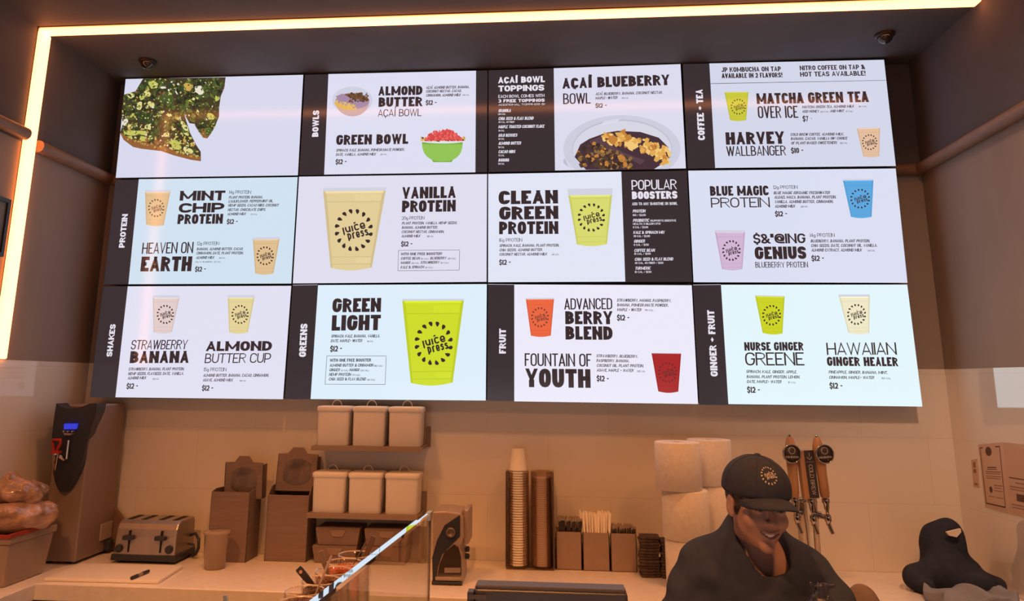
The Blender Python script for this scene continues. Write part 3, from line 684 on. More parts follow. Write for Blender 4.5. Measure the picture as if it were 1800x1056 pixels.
for t in [('10G / $2.00',1277,388,1387,387),('(SUPPORTS DIGESTIVE',1427,436,1647,434),('HEALTH, 5 BILLION CFU)',1278,463,1512,461),('0 CAL / $2.00',1278,492,1407,491),('30 CAL / $2.00',1282,568,1423,567),('0 CAL / $1.50',1285,642,1413,641),('15 CAL / $1.50',1290,719,1430,718),('40 CAL, 4G FIBER / $1.50',1292,797,1538,796),('10 CAL / $1.50',1295,874,1436,873)]: line(a,'G',*t,17,.17)
done(s, a, 'booster_lettering', False, 'white lettering on black')
cup_pic(s,'G',((715,155),(1105,150)),212,((798,630),(1055,627)),(217,219,112),(922,400,115,120))

s = screen('s13', 'H', [(1209.7,299.9),(1574.4,296.1),(1595.1,496.9),(1219.1,495.9)], [(1209.7,299.9),(1574.4,296.1),(1595.1,496.9),(1219.1,495.9)], (219,223,242),
    'menu screen with a bright blue cup and a lilac cup')
a = MB(); line(a,'H','BLUE MAGIC',198,247,668,243,78,BD); line(a,'H','PROTEIN',205,342,677,338,80,.125); line(a,'H','$&"@ING',545,630,963,626,78,.2); line(a,'H','GENIUS',557,755,970,752,100,BD); line(a,'H','BLUEBERRY PROTEIN',560,822,982,820,46,LT); done(s, a, 'heading_lettering')
a = MB(); line(a,'H','12g PROTEIN',705,192,898,190,28,LT); line(a,'H','14g PROTEIN',998,577,1195,576,30,LT)
for t in [('BLUE MAGIC (ORGANIC FRESHWATER',705,235,1162,233),('ALGAE), MACA, BANANA, PLANT PROTEIN,',710,270,1210,268),('VANILLA, ALMOND BUTTER, CINNAMON,',713,306,1188,304),('ALMOND MILK',715,343,883,341),('BLUEBERRY, BANANA, PLANT PROTEIN,',1002,620,1482,619),('CHIA SEEDS, DATE, COCONUT OIL, VANILLA,',1005,657,1540,655),('ALMOND EXTRACT, ALMOND MILK',1007,693,1418,692)]: body(a,'H',*t)
tiny(a,'H','320 CAL',922,340,980,339,13); tiny(a,'H','330 CAL',1457,692,1517,691,13); done(s, a, 'ingredient_lettering')
a = MB(); line(a,'H','$12 -',718,413,815,410,42,MD); line(a,'H','$12 -',1010,770,1110,767,44,MD); done(s, a, 'price_lettering')
cup_pic(s,'H',((1258,113),(1505,110)),125,((1325,415),(1490,415)),(92,168,224),(1398,270,78,78))
cup_pic(s,'H',((232,520),(478,522)),536,((292,833),(455,833)),(210,182,212),(367,685,72,82))

# ---- bottom row
s = screen('s20', 'I', [(181.5,503.2),(512,502.2),(497.6,701.5),(157.6,698.2)], [(224.7,503.1),(512,502.2),(497.6,701.5),(202.9,698)], (225,225,243),
    'menu screen with a pale pink cup and a straw yellow cup side by side')
a = MB(); line(a,'I','STRAWBERRY',365,570,825,568,76,LT,.08); line(a,'I','BANANA',357,680,835,678,96,FT); line(a,'I','ALMOND',972,583,1505,580,78,FT); line(a,'I','BUTTER CUP',962,680,1498,677,78,LT,.05); done(s, a, 'heading_lettering')
a = MB(); line(a,'I','15g PROTEIN',957,746,1138,746,30,LT)
for t in [('STRAWBERRY, BANANA, PLANT PROTEIN,',347,740,802,738),('HEMP SEEDS, FLAXSEED, DATE, VANILLA,',344,777,798,775),('ALMOND MILK',341,812,495,810),('ALMOND BUTTER, BANANA, CACAO, CINNAMON,',950,790,1485,790),('AGAVE, ALMOND MILK',947,828,1195,828)]: body(a,'I',*t)
tiny(a,'I','320 CAL',541,814,595,813); tiny(a,'I','380 CAL',1243,828,1298,828); done(s, a, 'ingredient_lettering')
a = MB(); line(a,'I','$12 -',331,888,423,885,44,MD); line(a,'I','$12 -',940,903,1031,902,44,MD); done(s, a, 'price_lettering')
a = MB(); line(a,'I','SHAKES',215,628,247,366,0,BD,up=(170,626)); done(s, a, 'section_lettering', False, 'white upright lettering and painted bezel reflection')
cup_pic(s,'I',((545,132),(765,132)),152,((552,432),(700,430)),(226,205,202),(647,287,68,76))
cup_pic(s,'I',((1150,130),(1370,130)),152,((1162,432),(1312,432)),(228,212,154),(1250,287,68,76))

s = screen('s21', 'J', [(514.5,501.4),(855.7,499.1),(853.9,703.8),(500.5,701.3)], [(559.2,500.9),(855.7,499.1),(853.9,703.8),(546,701.1)], (222,238,251),
    'pale blue menu screen in the bottom row with one big lime green cup')
a = MB(); line(a,'J','GREEN',385,270,778,266,112,FT); line(a,'J','LIGHT',380,418,775,414,124,FT); done(s, a, 'heading_lettering')
a = MB(); body(a,'J','SPINACH, KALE, BANANA, VANILLA,',376,474,775,472); body(a,'J','DATE, MAPLE+ WATER',373,512,633,510); tiny(a,'J','80 CAL',668,511,717,510,13); done(s, a, 'ingredient_lettering')
a = MB(); line(a,'J','$12 -',368,588,463,584,46,MD); done(s, a, 'price_lettering')
a = MB(); boxed(a,'J',[(343,621),(822,622),(813,852),(328,850)]); line(a,'J','WITH ONE FREE BOOSTER',365,669,700,668,25,.22)
for t in [('ALMOND BUTTER & CINNAMON',363,709,720,708),('GINGER',361,746,452,746),('MANGO',524,746,607,746),('HEMP PROTEIN',358,783,540,783),('CHIA SEED & FLAX BLEND',357,820,660,820)]: body(a,'J',*t)
for t in [('(80 CAL)',726,709,792,709),('(0 CAL)',458,746,515,746),('(20 CAL)',614,746,682,746),('(75 CAL)',546,783,610,783),('(40 CAL)',667,821,731,821)]: tiny(a,'J',*t,14)
done(s, a, 'note_lettering')
a = MB(); line(a,'J','GREENS',173,630,187,362,0,BD,up=(117,629)); a.runs.append(len(a.f)); flat(a,[wp('J',68,49),wp('J',268,46),wp('J',268,49),wp('J',68,52)],2); done(s, a, 'section_lettering', False, 'white upright lettering and painted bezel reflection')  # the thin line paints a pale reflection along the bezel
cup_pic(s,'J',((950,162),(1450,160)),178,((1020,840),(1358,836)),(206,221,44),(1205,520,150,175),0,True)

s = screen('s22', 'K', [(857.8,499.3),(1215.9,501.2),(1227,709.9),(856.2,704.2)], [(904,499.8),(1215.9,501.2),(1227,709.9),(904,705.2)], (236,234,249),
    'menu screen in the bottom row with an orange red cup and a dark red cup')
a = MB(); line(a,'K','ADVANCED',652,248,1040,246,90,LT); line(a,'K','BERRY',660,366,1043,366,105,FT); line(a,'K','BLEND',662,490,1043,492,108,FT); line(a,'K','FOUNTAIN OF',332,703,873,708,103,LT); line(a,'K','YOUTH',338,873,865,880,150,BD); done(s, a, 'heading_lettering')
a = MB()
for t in [('STRAWBERRY, MANGO, RASPBERRY,',1075,184,1520,188),('BANANA, POMEGRANATE POWDER,',1077,222,1497,225),('MAPLE + WATER',1077,260,1280,262),('STRAWBERRY, BLUEBERRY,',910,633,1250,638),('RASPBERRY, BANANA,',910,671,1180,674),('COCONUT OIL, PLANT PROTEIN,',912,710,1297,714),('AGAVE, MAPLE + WATER',912,748,1215,752)]: body(a,'K',*t)
tiny(a,'K','190 CAL',1303,259,1370,260,14); tiny(a,'K','200 CAL',1238,752,1305,753,14); done(s, a, 'ingredient_lettering')
a = MB(); line(a,'K','$12 -',1077,336,1177,336,46,MD); line(a,'K','$12 -',913,826,1011,828,46,MD); done(s, a, 'price_lettering')
a = MB(); line(a,'K','FRUIT',180,603,181,402,0,BD,up=(125,603)); a.runs.append(len(a.f)); flat(a,[wp('K',35,42),wp('K',246,44),wp('K',246,47),wp('K',35,45)],2); done(s, a, 'section_lettering', False, 'white upright lettering and painted bezel reflection')  # pale strip at the band top is a painted bezel reflection
cup_pic(s,'K',((340,155),(570,153)),166,((382,458),(543,458)),(236,104,66),(455,310,70,80),.35)
cup_pic(s,'K',((1355,595),(1595,598)),601,((1410,908),(1572,910)),(170,42,42),(1485,755,75,82),.45)

s = screen('s23', 'L', [(1217.8,500.2),(1594.7,500.1),(1621.4,714.4),(1229.2,711.2)], [(1267.3,500.3),(1594.7,500.1),(1621.4,714.4),(1280.3,710)], (227,246,252),
    'pale mint menu screen with a green cup and a cream cup side by side')
a = MB(); line(a,'L','NURSE GINGER',413,528,848,527,62,BD); line(a,'L','GREENE',420,637,855,637,96,.125); line(a,'L','HAWAIIAN',1020,560,1535,558,90,LT); line(a,'L','GINGER HEALER',1022,640,1545,643,66,BD); done(s, a, 'heading_lettering')
a = MB()
for t in [('SPINACH, KALE, GINGER, APPLE,',425,692,803,696),('BANANA, PLANT PROTEIN, LEMON,',428,730,825,733),('DATE, MAPLE+ WATER',430,766,690,768),('PINEAPPLE, GINGER, BANANA, MINT,',1032,696,1470,700),('CINNAMON, MAPLE+ WATER',1035,735,1372,737)]: body(a,'L',*t,22)
tiny(a,'L','110 CAL',735,767,792,768); tiny(a,'L','160 CAL',1423,737,1490,739,13); done(s, a, 'ingredient_lettering')
a = MB(); line(a,'L','$12 -',433,838,527,838,44,MD); line(a,'L','$12 -',1040,808,1135,808,44,MD); done(s, a, 'price_lettering')
a = MB(); line(a,'L','GINGER + FRUIT',217,718,189,230,0,BD,up=(165,721)); a.runs.append(len(a.f)); flat(a,[wp('L',35,43),wp('L',238,40),wp('L',238,43),wp('L',35,46)],2); done(s, a, 'section_lettering', False, 'white upright lettering and painted bezel reflection')  # band-top line stands in for light reflected at the bezel
cup_pic(s,'L',((490,120),(708,125)),127,((547,398),(692,402)),(204,212,40),(612,268,68,75))
cup_pic(s,'L',((1103,115),(1335,115)),131,((1177,398),(1330,398)),(239,232,198),(1237,262,68,76))
# ------------------------------------------------------------------ back counter
ZC = .90
def on(px, py, z=ZC): p = at(px, py, z=z); return p[0], p[1]
STONE = mat('counter_stone', linear=(0.78,0.74,0.70), rough=.28, noise=.05, scale=30)
CAB = mat('cabinet_front', (70,58,54), .5, noise=.1, scale=8)
STEEL = mat('brushed_steel', (176,164,154), .36, .7, noise=.06, scale=40, stretch=(1,1,.1))
CHROME = mat('chrome', (178,168,160), .12, 1.0)
BLACKP = mat('black_moulding', linear=(.032,.034,.046), rough=.42)
YFRONT = -.56; XLEG = -1.85
t = thing('counter', 'pale stone back counter running along the tiled wall below the screens', 'counter', (0, -.2, 0))
b = MB(); b.prism([(XL+.002, YB-.002), (XL+.002, -1.15), (XLEG, -1.15), (XLEG, YFRONT), (XR-.002, YFRONT), (XR-.002, YB-.002)], ZC-.066, ZC, 'z')
b.build('worktop', STONE, t, bevel=.004)
b = MB(); b.box(XLEG+.02, XR-.01, -.50, YB-.01, .1, ZC-.066); b.box(XL+.01, XLEG-.02, -1.13, YB-.01, .1, ZC-.066); b.build('cabinet_body', CAB, t)
b = MB(); b.box(XLEG+.03, XR-.01, -.45, YB-.02, 0, .1); b.box(XL+.01, XLEG-.04, -1.10, YB-.02, 0, .1); b.build('plinth', BLACKP, t)
for i in range(6):
    x0 = XLEG+.03+i*.67
    b = MB(); b.box(x0, x0+.655, -.518, -.5, .12, ZC-.08); d = b.build('door', CAB, t, bevel=.003)
    h = MB(); h.tube([(x0+.05,-.518,.7), (x0+.05,-.545,.7), (x0+.05,-.545,.56), (x0+.05,-.518,.56)], .006, 8); ho = h.build('handle', STEEL, d)
    off = t['_off']; 
    for v in ho.data.vertices: v.co = (v.co[0]-off[0], v.co[1]-off[1], v.co[2]-off[2])

# ------------------------------------------------------------------ helper for sub-parts
def sub(mb, name, m, partobj, root, **k):
    """Build a sub-part under a part of root (all given in the same coordinates as the part)."""
    o = mb.build(name, m, None, **k); off = root['_off']
    for v in o.data.vertices: v.co = (v.co[0]-off[0], v.co[1]-off[1], v.co[2]-off[2])
    o.parent = partobj
    return o

# ------------------------------------------------------------------ hot water dispenser
x1 = -1.886; x0 = x1-.17; yf = -.235
t = thing('hot_water_dispenser', 'tall steel hot water dispenser with a black front and blue display', 'dispenser', (x0+.085, -.08, ZC))
b = MB(); b.box(x0, x1, yf, .06, ZC+.012, 1.618); b.build('body', mat('dispenser_steel', (150,132,122), .5, .25, noise=.05, scale=30, stretch=(1,1,.1)), t, bevel=.006)
for fx in (x0+.025, x1-.025):
    for fy in (yf+.03, .03): b = MB(); b.lathe([(.014,0),(.014,.014)], (fx, fy, ZC), 12); b.build('foot', BLACKP, t)
pz = [(105,105),(150,140),(200,150),(250,152),(300,147),(350,138),(430,107),(498,107),(495,190),(475,260),(450,330),(430,410),(410,480),(390,560),(370,640),(345,720),(320,800),(290,860),(260,905),(230,940),(200,962),(175,972),(150,968),(120,940),(90,870),(75,790),(68,700),(62,560),(65,400),(80,270)]
front = []; back = []
for X, Y in pz:
    f = at(80+X/5.556, 690+Y/5.556, y=yf-.02); k = (f[2]-1.25)/.38
    yy = yf-.022-.075*max(0, k)**1.6; f = at(80+X/5.556, 690+Y/5.556, y=yy)
    front.append(tuple(f)); back.append((min(f[0], x1-.004) if k < .6 else f[0]-.01, yf+.004, f[2]))
b = MB(); b.loft([back, front], True, False, smooth=False)
c0 = np.mean(np.array(front), 0); c0[1] -= .004
b.add(front+[tuple(c0)], [(i, (i+1) % len(front), len(front)) for i in range(len(front))], True)
fas = b.build('front_fascia', BLACKP, t); part(fas, 'black curved front fascia')
def dsp(X, Y, dy=-.03):
    p = at(80+X/5.556, 690+Y/5.556, y=yf-.02); k = max(0, (p[2]-1.25)/.38); p = at(80+X/5.556, 690+Y/5.556, y=yf-.022-.075*k**1.6+dy); return tuple(p)
b = MB(); P = [dsp(182,303),dsp(294,303),dsp(283,357),dsp(178,357)]; Q = [(p[0],p[1]+.05,p[2]) for p in P]; b.loft([Q, P], smooth=False)
sub(b, 'display', mat('blue_display', linear=(.01,.01,.05), rough=.3, emit=(.03,.045,.62), estr=1.0), fas, t)
b = MB(); b.m = 0
for X in (180, 220, 262):
    p = dsp(X, 378); b.lathe([(.0045,-.02),(.0045,.004)], p, 10, 'y')
sub(b, 'button', STEEL, fas, t)
b = MB(); P = [dsp(172,395),dsp(262,395),dsp(250,415),dsp(185,415)]; b.loft([[(p[0],p[1]+.04,p[2]) for p in P], P], smooth=False); sub(b, 'badge', STEEL, fas, t)
f0 = np.array(dsp(205,640,-.0)); f1 = np.array(dsp(100,620,-.055))
b = MB(); b.tube([f0+(0,.02,0), f0+(0,-.03,0), (f0+f1)/2+(0,-.012,.006), f1], [.012,.012,.011,.012], 12)
b.lathe([(.016,0),(.016,-.012),(.013,-.02),(.013,-.045),(.010,-.052),(.008,-.075)], tuple(f1+(0,0,.012)), 14); b.tube([f0+(.02,-.03,0), f0+(.02,-.03,.085)], .007, 8); b.build('faucet', CHROME, t)
b = MB(); h0 = f1+(0,0,.012)
b.loft([[(h0[0]+.02*c, h0[1]+.012*s_, h0[2]+z) for c, s_ in ((-1,-1),(1,-1),(1,1),(-1,1))] for z in (0,.012)], smooth=False)
b.tube([h0+(-.012,0,.01), h0+(-.018,-.005,.045), h0+(-.02,-.008,.062), h0+(.02,-.008,.062), h0+(.018,-.005,.045), h0+(.004,0,.02), h0+(.004,0,.005)], .007, 8)
part(b.build('tap_handle', mat('red_plastic', (170,44,34), .4), t), 'red tap handle')

# socket plate with plug on the steel side
p0 = at(177,921,x=x1); p1 = at(194,944,x=x1)
b = MB(); b.box(x1+.0002, x1+.006, p0[1], min(p1[1], .055), p1[2], p0[2]); b.build('socket_plate', mat('plate_cream', (176,160,148), .4), t, bevel=.002)
p2 = at(186,957,x=x1)
b = MB(); b.box(x1+.0002, x1+.03, p2[1]-.022, p2[1]+.022, p2[2]-.024, p2[2]+.024); part(b.build('plug', BLACKP, t, bevel=.006), 'black plug')

# ------------------------------------------------------------------ toaster
cx, cy = -1.59, -.075; w, d, h = .30, .20, .185
t = thing('toaster', 'four slot steel toaster with a black base behind the white cutting board', 'toaster', (cx, cy, ZC))
prof = [(-d/2,.028),(-d/2+.006,.115),(-d/2+.012,.15),(-d/2+.024,.172),(-d/2+.045,h),(d/2-.02,h),(d/2-.004,h-.02),(d/2,.028)]
b = MB(); b.prism([(cy+y, ZC+z) for y, z in prof], cx-w/2, cx+w/2, 'x'); bd = b.build('body', STEEL, t, bevel=.008, seg=3)
b = MB(); b.prism([(cy+y, ZC+z) for y, z in [(-d/2-.006,.012),(-d/2-.004,.04),(d/2+.004,.04),(d/2+.006,.012)]], cx-w/2-.008, cx+w/2+.008, 'x'); b.build('base', BLACKP, t, bevel=.004)
for fx in (-1, 1):
    for fy in (-1, 1): b = MB(); b.lathe([(.012,0),(.012,.014)], (cx+fx*(w/2-.02), cy+fy*(d/2-.02), ZC), 10); b.build('foot', BLACKP, t)
for i in range(4):
    sx = cx-.105+i*.07+(-.008 if i < 2 else .008)
    b = MB(); b.box(sx-.014, sx+.014, cy-d/2+.052, cy+d/2-.03, ZC+h-.02, ZC+h+.0012); part(b.build('slot', mat('slot_dark', linear=(.012,.010,.010), rough=.7), t), 'dark bread slot')
for s_ in (-1, 1):
    lx = cx+s_*.078
    b = MB(); b.box(lx-.003, lx+.003, cy-d/2-.0025, cy-d/2+.02, ZC+.05, ZC+.145); b.build('lever_slot', mat('slot_dark'), t)
    b = MB(); b.box(lx-.026, lx+.026, cy-d/2-.02, cy-d/2+.008, ZC+.105, ZC+.125); b.build('lever', BLACKP, t, bevel=.005)
    b = MB(); b.lathe([(.018,0),(.018,.012),(.015,.018)], (cx+s_*.122, cy-d/2+.003, ZC+.066), 20, 'y'); b.build('knob', BLACKP, t, bevel=.001)
b = MB(); b.tube([(cx+w/2-.01,cy+.05,ZC+.1),(cx+w/2+.03,cy+.04,ZC+.112),(cx+w/2+.058,cy+.02,ZC+.09),(cx+w/2+.064,cy+.01,ZC+.055),(cx+w/2+.05,cy+.02,ZC+.025),(cx+w/2+.02,cy+.05,ZC+.008)], .007, 8)
b.tube([(cx+w/2-.01,cy+.03,ZC+.068),(cx+w/2+.035,cy+.02,ZC+.066),(cx+w/2+.044,cy+.01,ZC+.045),(cx+w/2+.03,cy+.03,ZC+.02),(cx+w/2,cy+.06,ZC+.008)], .005, 8); b.build('cord', BLACKP, t)
# leaning slab behind the toaster
t = thing('wooden_board', 'thin board leaning on the tiles behind the toaster', 'board', (-1.80, .05, ZC))
q0 = at(200,888,y=.06); q1 = at(217,914,y=.04)
b = MB(); dn = 1.06; b.prism([(q0[0], q0[2]), (q1[0]+.02, q1[2]-.03), (q1[0]+.1, ZC+.003), (q0[0]-.004, ZC+.003)], .055, .075, 'y'); b.build('panel', mat('board_brown', (118,92,74), .6, noise=.1, scale=18), t, bevel=.003)
# ------------------------------------------------------------------ cutting board and marker
c = [on(92,1001,ZC+.014), on(322,997,ZC+.014), on(275,1026,ZC+.014), on(78,1024,ZC+.014)]
t = thing('cutting_board', 'white plastic cutting board lying on the counter in front of the toaster', 'board', (-1.62, -.38, ZC))
b = MB(); b.prism([(-1.84,-.26),(-1.365,-.235),(-1.34,-.51),(-1.84,-.525)], ZC+.0005, ZC+.014, 'z'); b.build('slab', mat('board_white', linear=(.82,.78,.72), rough=.4), t, bevel=.004)
a0, a1 = on(231,1016,ZC+.021), on(260,1004,ZC+.021)
a0, a1 = np.array([*a0, ZC+.0215]), np.array([*a1, ZC+.0215]); dv = a1-a0; a1 = a0+dv/np.linalg.norm(dv)*.125; dv = a1-a0
t = thing('marker_pen', 'black marker pen with a pale middle lying on the white cutting board', 'pen', tuple((a0+a1)/2-(0,0,.0075)))
L_ = lambda k: tuple(a0+dv*k)
b = MB(); b.tube([L_(.3), L_(.62)], .007, 10); b.build('barrel', mat('pen_grey', (150,138,130), .4), t)
b = MB(); b.tube([L_(.6), L_(1)], [.0078,.007], 10); b.build('pen_cap', BLACKP, t)
b = MB(); b.tube([L_(0), L_(.32)], [.0065,.0078], 10); b.build('end', BLACKP, t)

# ------------------------------------------------------------------ plastic tub with bread bags
bx, by = -2.015, -.52
TUBM = glass_mat('tub_plastic', (.93,.9,.86), 1.4, .25, .55, (190,168,150))
t = thing('plastic_tub', 'cloudy plastic tub at the left end of the counter holding bagged bread', 'tub', (bx, by, ZC))
b = MB(); b.taper(bx, by, ZC+.001, ZC+.17, .17, .26, .2, .3); b.build('tub', TUBM, t, bevel=.01)
b = MB(); b.taper(bx, by, ZC+.17, ZC+.2, .212, .312, .215, .315); b.build('rim', TUBM, t, bevel=.006)
b = MB(); b.box(bx-.02, bx+.105, by-.162, by-.158, ZC+.195, ZC+.212); b.box(bx+.1, bx+.11, by-.162, by+.1, ZC+.198, ZC+.214); part(b.build('seal', mat('red_seal', (158,52,38), .4), t, bevel=.002), 'red band along the rim')
BAG = mat('bread_bag', (168,132,106), .26, noise=.55, scale=15, bump=.8, coat=.8, stretch=(1,.7,1.6))
rng = np.random.RandomState(3)
def wob(X, s, a): return a*(np.sin(X[0]*s+1.3*np.sin(X[1]*s*.8))*np.sin(X[1]*s*1.1+.7)*np.sin(X[2]*s*.9+2.1+np.sin(X[0]*s*.7)))
t = thing('bread_bag', 'clear bag of brown bread lying on top of the plastic tub', 'bread bag', (bx, by, ZC+.21))
f = lambda X: s_union(s_union(ell(X, (.01,.0,.05), (.125,.17,.06)), cap(X, (-.06,-.14,.06), (.02,-.12,.065), .04, .05), .03), cap(X, (.05,-.06,.06), (.11,.05,.05), .05, .05), .04)+wob(X, 34, .008)+wob(X, 110, .0022)
organic('bag', f, (-.16,-.24,-.03), (.18,.22,.15), .006, BAG, t)
b = MB()
for k in range(8):
    a = 2*PI*k/8+.3; b.tube([(-.035,-.160,.075),(-.035+.018*math.cos(a),-.172,.075+.018*math.sin(a)),(-.035+.034*math.cos(a+.3),-.178-.006*(k%2),.075+.030*math.sin(a+.3))], [.009,.006,.0015], 6)
o = b.build('tie', mat('tie_dark', (92,76,66), .3, coat=.6), None); o.parent = t; part(o, 'dark twisted knot of plastic')
t = thing('bread_bag', 'crumpled bag of bread with a twisted neck, the higher of two on the tub', 'bread bag', (bx+.01, by, ZC+.312))
f = lambda X: s_union(s_union(ell(X, (.01,.0,.045), (.095,.11,.05)), cap(X, (-.045,-.03,.05), (-.035,-.02,.10), .045, .030), .03), cap(X, (-.03,-.03,.075), (.075,-.02,.03), .04, .03), .03)+wob(X, 46, .010)+wob(X, 110, .003)
organic('bag', f, (-.14,-.14,-.03), (.14,.14,.17), .006, BAG, t)

# ------------------------------------------------------------------ deli cup
px, py = -1.226, -.215
t = thing('deli_cup', 'cloudy plastic cup standing on the counter beside the toaster', 'cup', (px, py, ZC))
CLOUD = glass_mat('cloudy_plastic', (.95,.92,.88), 1.4, .2, .5, (196,176,156))
b = MB(); b.lathe([(.043,.001),(.046,.005),(.056,.15),(.0585,.152),(.0585,.156),(.0545,.156),(.045,.006),(.0,.004)], (px,py,ZC), 28, cap1=False); b.build('cup', CLOUD, t)
b = MB(); b.lathe([(.0595,.15),(.0605,.151),(.0605,.161),(.056,.163),(.0,.162)], (px,py,ZC), 28, cap0=False, cap1=False); b.build('lid', CLOUD, t)
b = MB(); b.lathe([(.0,.007),(.0435,.007),(.0475,.062),(.0,.062)], (px,py,ZC), 24, cap0=False, cap1=False); b.build('contents', mat('cup_contents', (150,118,96), .6, noise=.15, scale=60), t)

# ------------------------------------------------------------------ kraft boxes with window cartons in them
KRAFT = mat('kraft_board', linear=(.23,.165,.145), rough=.75, noise=.1, scale=35, stretch=(.2,.2,3))
KRAFTD = mat('kraft_inside', linear=(.165,.118,.105), rough=.8, noise=.1, scale=30)
def tray(x0, x1, y0, y1, h, hb, lab, cut):
    t = thing('cardboard_box', lab, 'box', ((x0+x1)/2, (y0+y1)/2, ZC), group='tall cardboard boxes on the counter')
    k = .004
    b = MB()
    b.box(x0, x1, y0, y0+k, ZC+.001, ZC+h)                                           # front
    b.box(x0, x1, y1-k, y1, ZC+.001, ZC+hb)                                          # back
    b.box(x0, x1, y0, y1, ZC, ZC+k)
    for x in (x0, x1-k): b.prism([(y0, ZC+.001), (y1, ZC+.001), (y1, ZC+hb), (y0+(y1-y0)*.3, ZC+h+cut), (y0, ZC+h)], x, x+k, 'x')
    b.build('box', KRAFT, t, bevel=.0012)
    return t
def carton(cx, y, z, w, h, lab, tilt):
    t = thing('window_carton', lab, 'carton', (cx, y, z), group='window cartons standing in the cardboard boxes', local=True)
    t.rotation_euler = (tilt, 0, 0)
    o = [(-w/2,0),(w/2,0),(w/2,h*.84),(w*.22,h*.86),(w*.12,h),(-w*.14,h),(-w*.26,h*.86),(-w/2,h*.85)]
    b = MB(); b.prism(o, 0, .004, 'y'); b.box(-w/2, -w/2+.004, 0, .05, 0, h*.8); b.box(w/2-.004, w/2, 0, .05, 0, h*.8); b.build('card', KRAFT, t)
    ow = [(w*.33*math.cos(a), h*.44+h*.3*math.sin(a)) for a in [2*PI*i/28 for i in range(28)]]
    ow = [(max(-w*.34, min(w*.34, x*1.25)), z) for x, z in ow]
    b = MB(); b.prism(ow, -.0015, .0, 'y'); part(b.build('window', mat('film_window', linear=(.17,.125,.11), rough=.15, coat=.8, bump=.8, noise=.6, scale=12), t), 'shiny clear film window')
    return t
tray(-1.320, -1.128, -.095, .06, .315, .32, 'tall brown cardboard box next to the deli cup, left of two', .01)
tray(-1.055, -.850, -.05, .085, .30, .345, 'tall brown cardboard box with a smooth front next to the shelves', .035)
carton(-1.192, -.02, ZC+.275, .195, .20, 'brown carton with a round clear window in the left box', .06)
carton(-.945, .02, ZC+.31, .205, .205, 'brown carton with a clear window tilted in the right box', -.12)
b = MB()

# ------------------------------------------------------------------ shelves and canisters
SHELF = mat('shelf_grey', (146,128,116), .5)
def shelf(z, xl, xr, yf, lab, leg):
    t = thing('wall_shelf', lab, 'shelf', ((xl+xr)/2, YB, z-.02))
    b = MB(); b.box(xl, xr, yf, YB-.001, z-.012, z); b.box(xl, xr, yf-.003, yf, z-.022, z); b.build('board', SHELF, t, bevel=.001)
    b = MB(); b.box(xr-.012, xr+.012, YB-.012, YB-.001, z-.012, z+.085); b.build('bracket', SHELF, t)
    if leg:
        b = MB(); b.box(xr-.004, xr+.002, YB-.10, YB-.002, ZC+.001, z-.012); b.build('side_panel', SHELF, t)
ZS1, ZS2 = 1.435, 1.127
shelf(ZS1, -.842, -.300, -.09, 'upper grey wall shelf holding three lidded canisters', False)
shelf(ZS2, -.845, -.312, -.09, 'lower grey wall shelf holding three lidded canisters', True)
ENAMEL = mat('white_enamel', linear=(.82,.79,.75), rough=.35)
def rrect(w, d, r, z, n=4):
    out = []
    for (sx, sy, a0) in ((1,1,0),(-1,1,PI/2),(-1,-1,PI),(1,-1,3*PI/2)):
        for i in range(n+1):
            a = a0+PI/2*i/n; out.append((sx*(w/2-r)+r*math.cos(a), sy*(d/2-r)+r*math.sin(a), z))
    return out
t = can0 = thing('canister', 'white enamel canister with a lid and wire handle, left one on the upper shelf', 'canister', (0,0,0), group='white canisters on the two shelves', local=True)
W_, D_, H_ = .160, .125, .175
b = MB(); b.loft([rrect(W_-.01,D_-.01,.015,.0), rrect(W_-.004,D_-.004,.018,.004), rrect(W_,D_,.018,H_)]); b.build('body', ENAMEL, t)
b = MB(); b.loft([rrect(W_+.006,D_+.006,.02,H_-.014), rrect(W_+.01,D_+.01,.022,H_-.01), rrect(W_+.01,D_+.01,.022,H_+.004), rrect(W_+.002,D_+.002,.02,H_+.009), rrect(W_-.02,D_-.02,.02,H_+.011)]); lid = b.build('lid', ENAMEL, t)
b = MB(); b.tube([(.024*math.cos(a), 0, H_+.010+.028*math.sin(a)) for a in [PI*i/12 for i in range(13)]], .002, 6); b.lathe([(.006,0),(.005,.003)], (-.024,0,H_+.01), 8); b.lathe([(.006,0),(.005,.003)], (.024,0,H_+.01), 8); h = b.build('handle', mat('wire_handle', (206,190,172), .4, .1), lid)
xs = [-.744, -.568, -.390]
for k, (z, row) in enumerate(((ZS1, 'upper'), (ZS2, 'lower'))):
    for i, x in enumerate(xs):
        lab = 'white enamel canister with a lid and wire handle, %s one on the %s shelf' % (('left', 'middle', 'right')[i], row)
        o = can0 if (k, i) == (0, 0) else copy_tree(can0, label=lab)
        o.location = (x-.006*k, -.018, z+.0005); 
# kraft takeout boxes below the shelf
t = tk0 = thing('takeout_box', 'brown folded takeout box under the shelf, upper left of four', 'box', (0,0,0), group='brown takeout boxes under the shelf', local=True)
b = MB(); b.taper(0, 0, 0, .075, .19, .13, .215, .15); b.build('tray', KRAFT, t, bevel=.002)
b = MB(); b.prism([(-.107,.0755),(.107,.0755),(.104,.079),(-.104,.079)], -.074, .074, 'y'); lid = b.build('lid', KRAFT, t)
b = MB(); b.prism([(-.04,.07),(.04,.07),(.024,.04),(-.024,.04)], -.0765, -.071, 'y'); b.build('tab', mat('kraft_light', linear=(.28,.2,.17), rough=.7), t)
for i, (x, z, lab) in enumerate([(-.70,.0805,'upper left'),(-.465,.0805,'upper right'),(-.712,0,'lower left'),(-.47,0,'lower right')]):
    o = tk0 if i == 0 else copy_tree(tk0, label='brown folded takeout box under the shelf, %s of four' % lab)
    o.location = (x, .01, ZC+.0005+z)

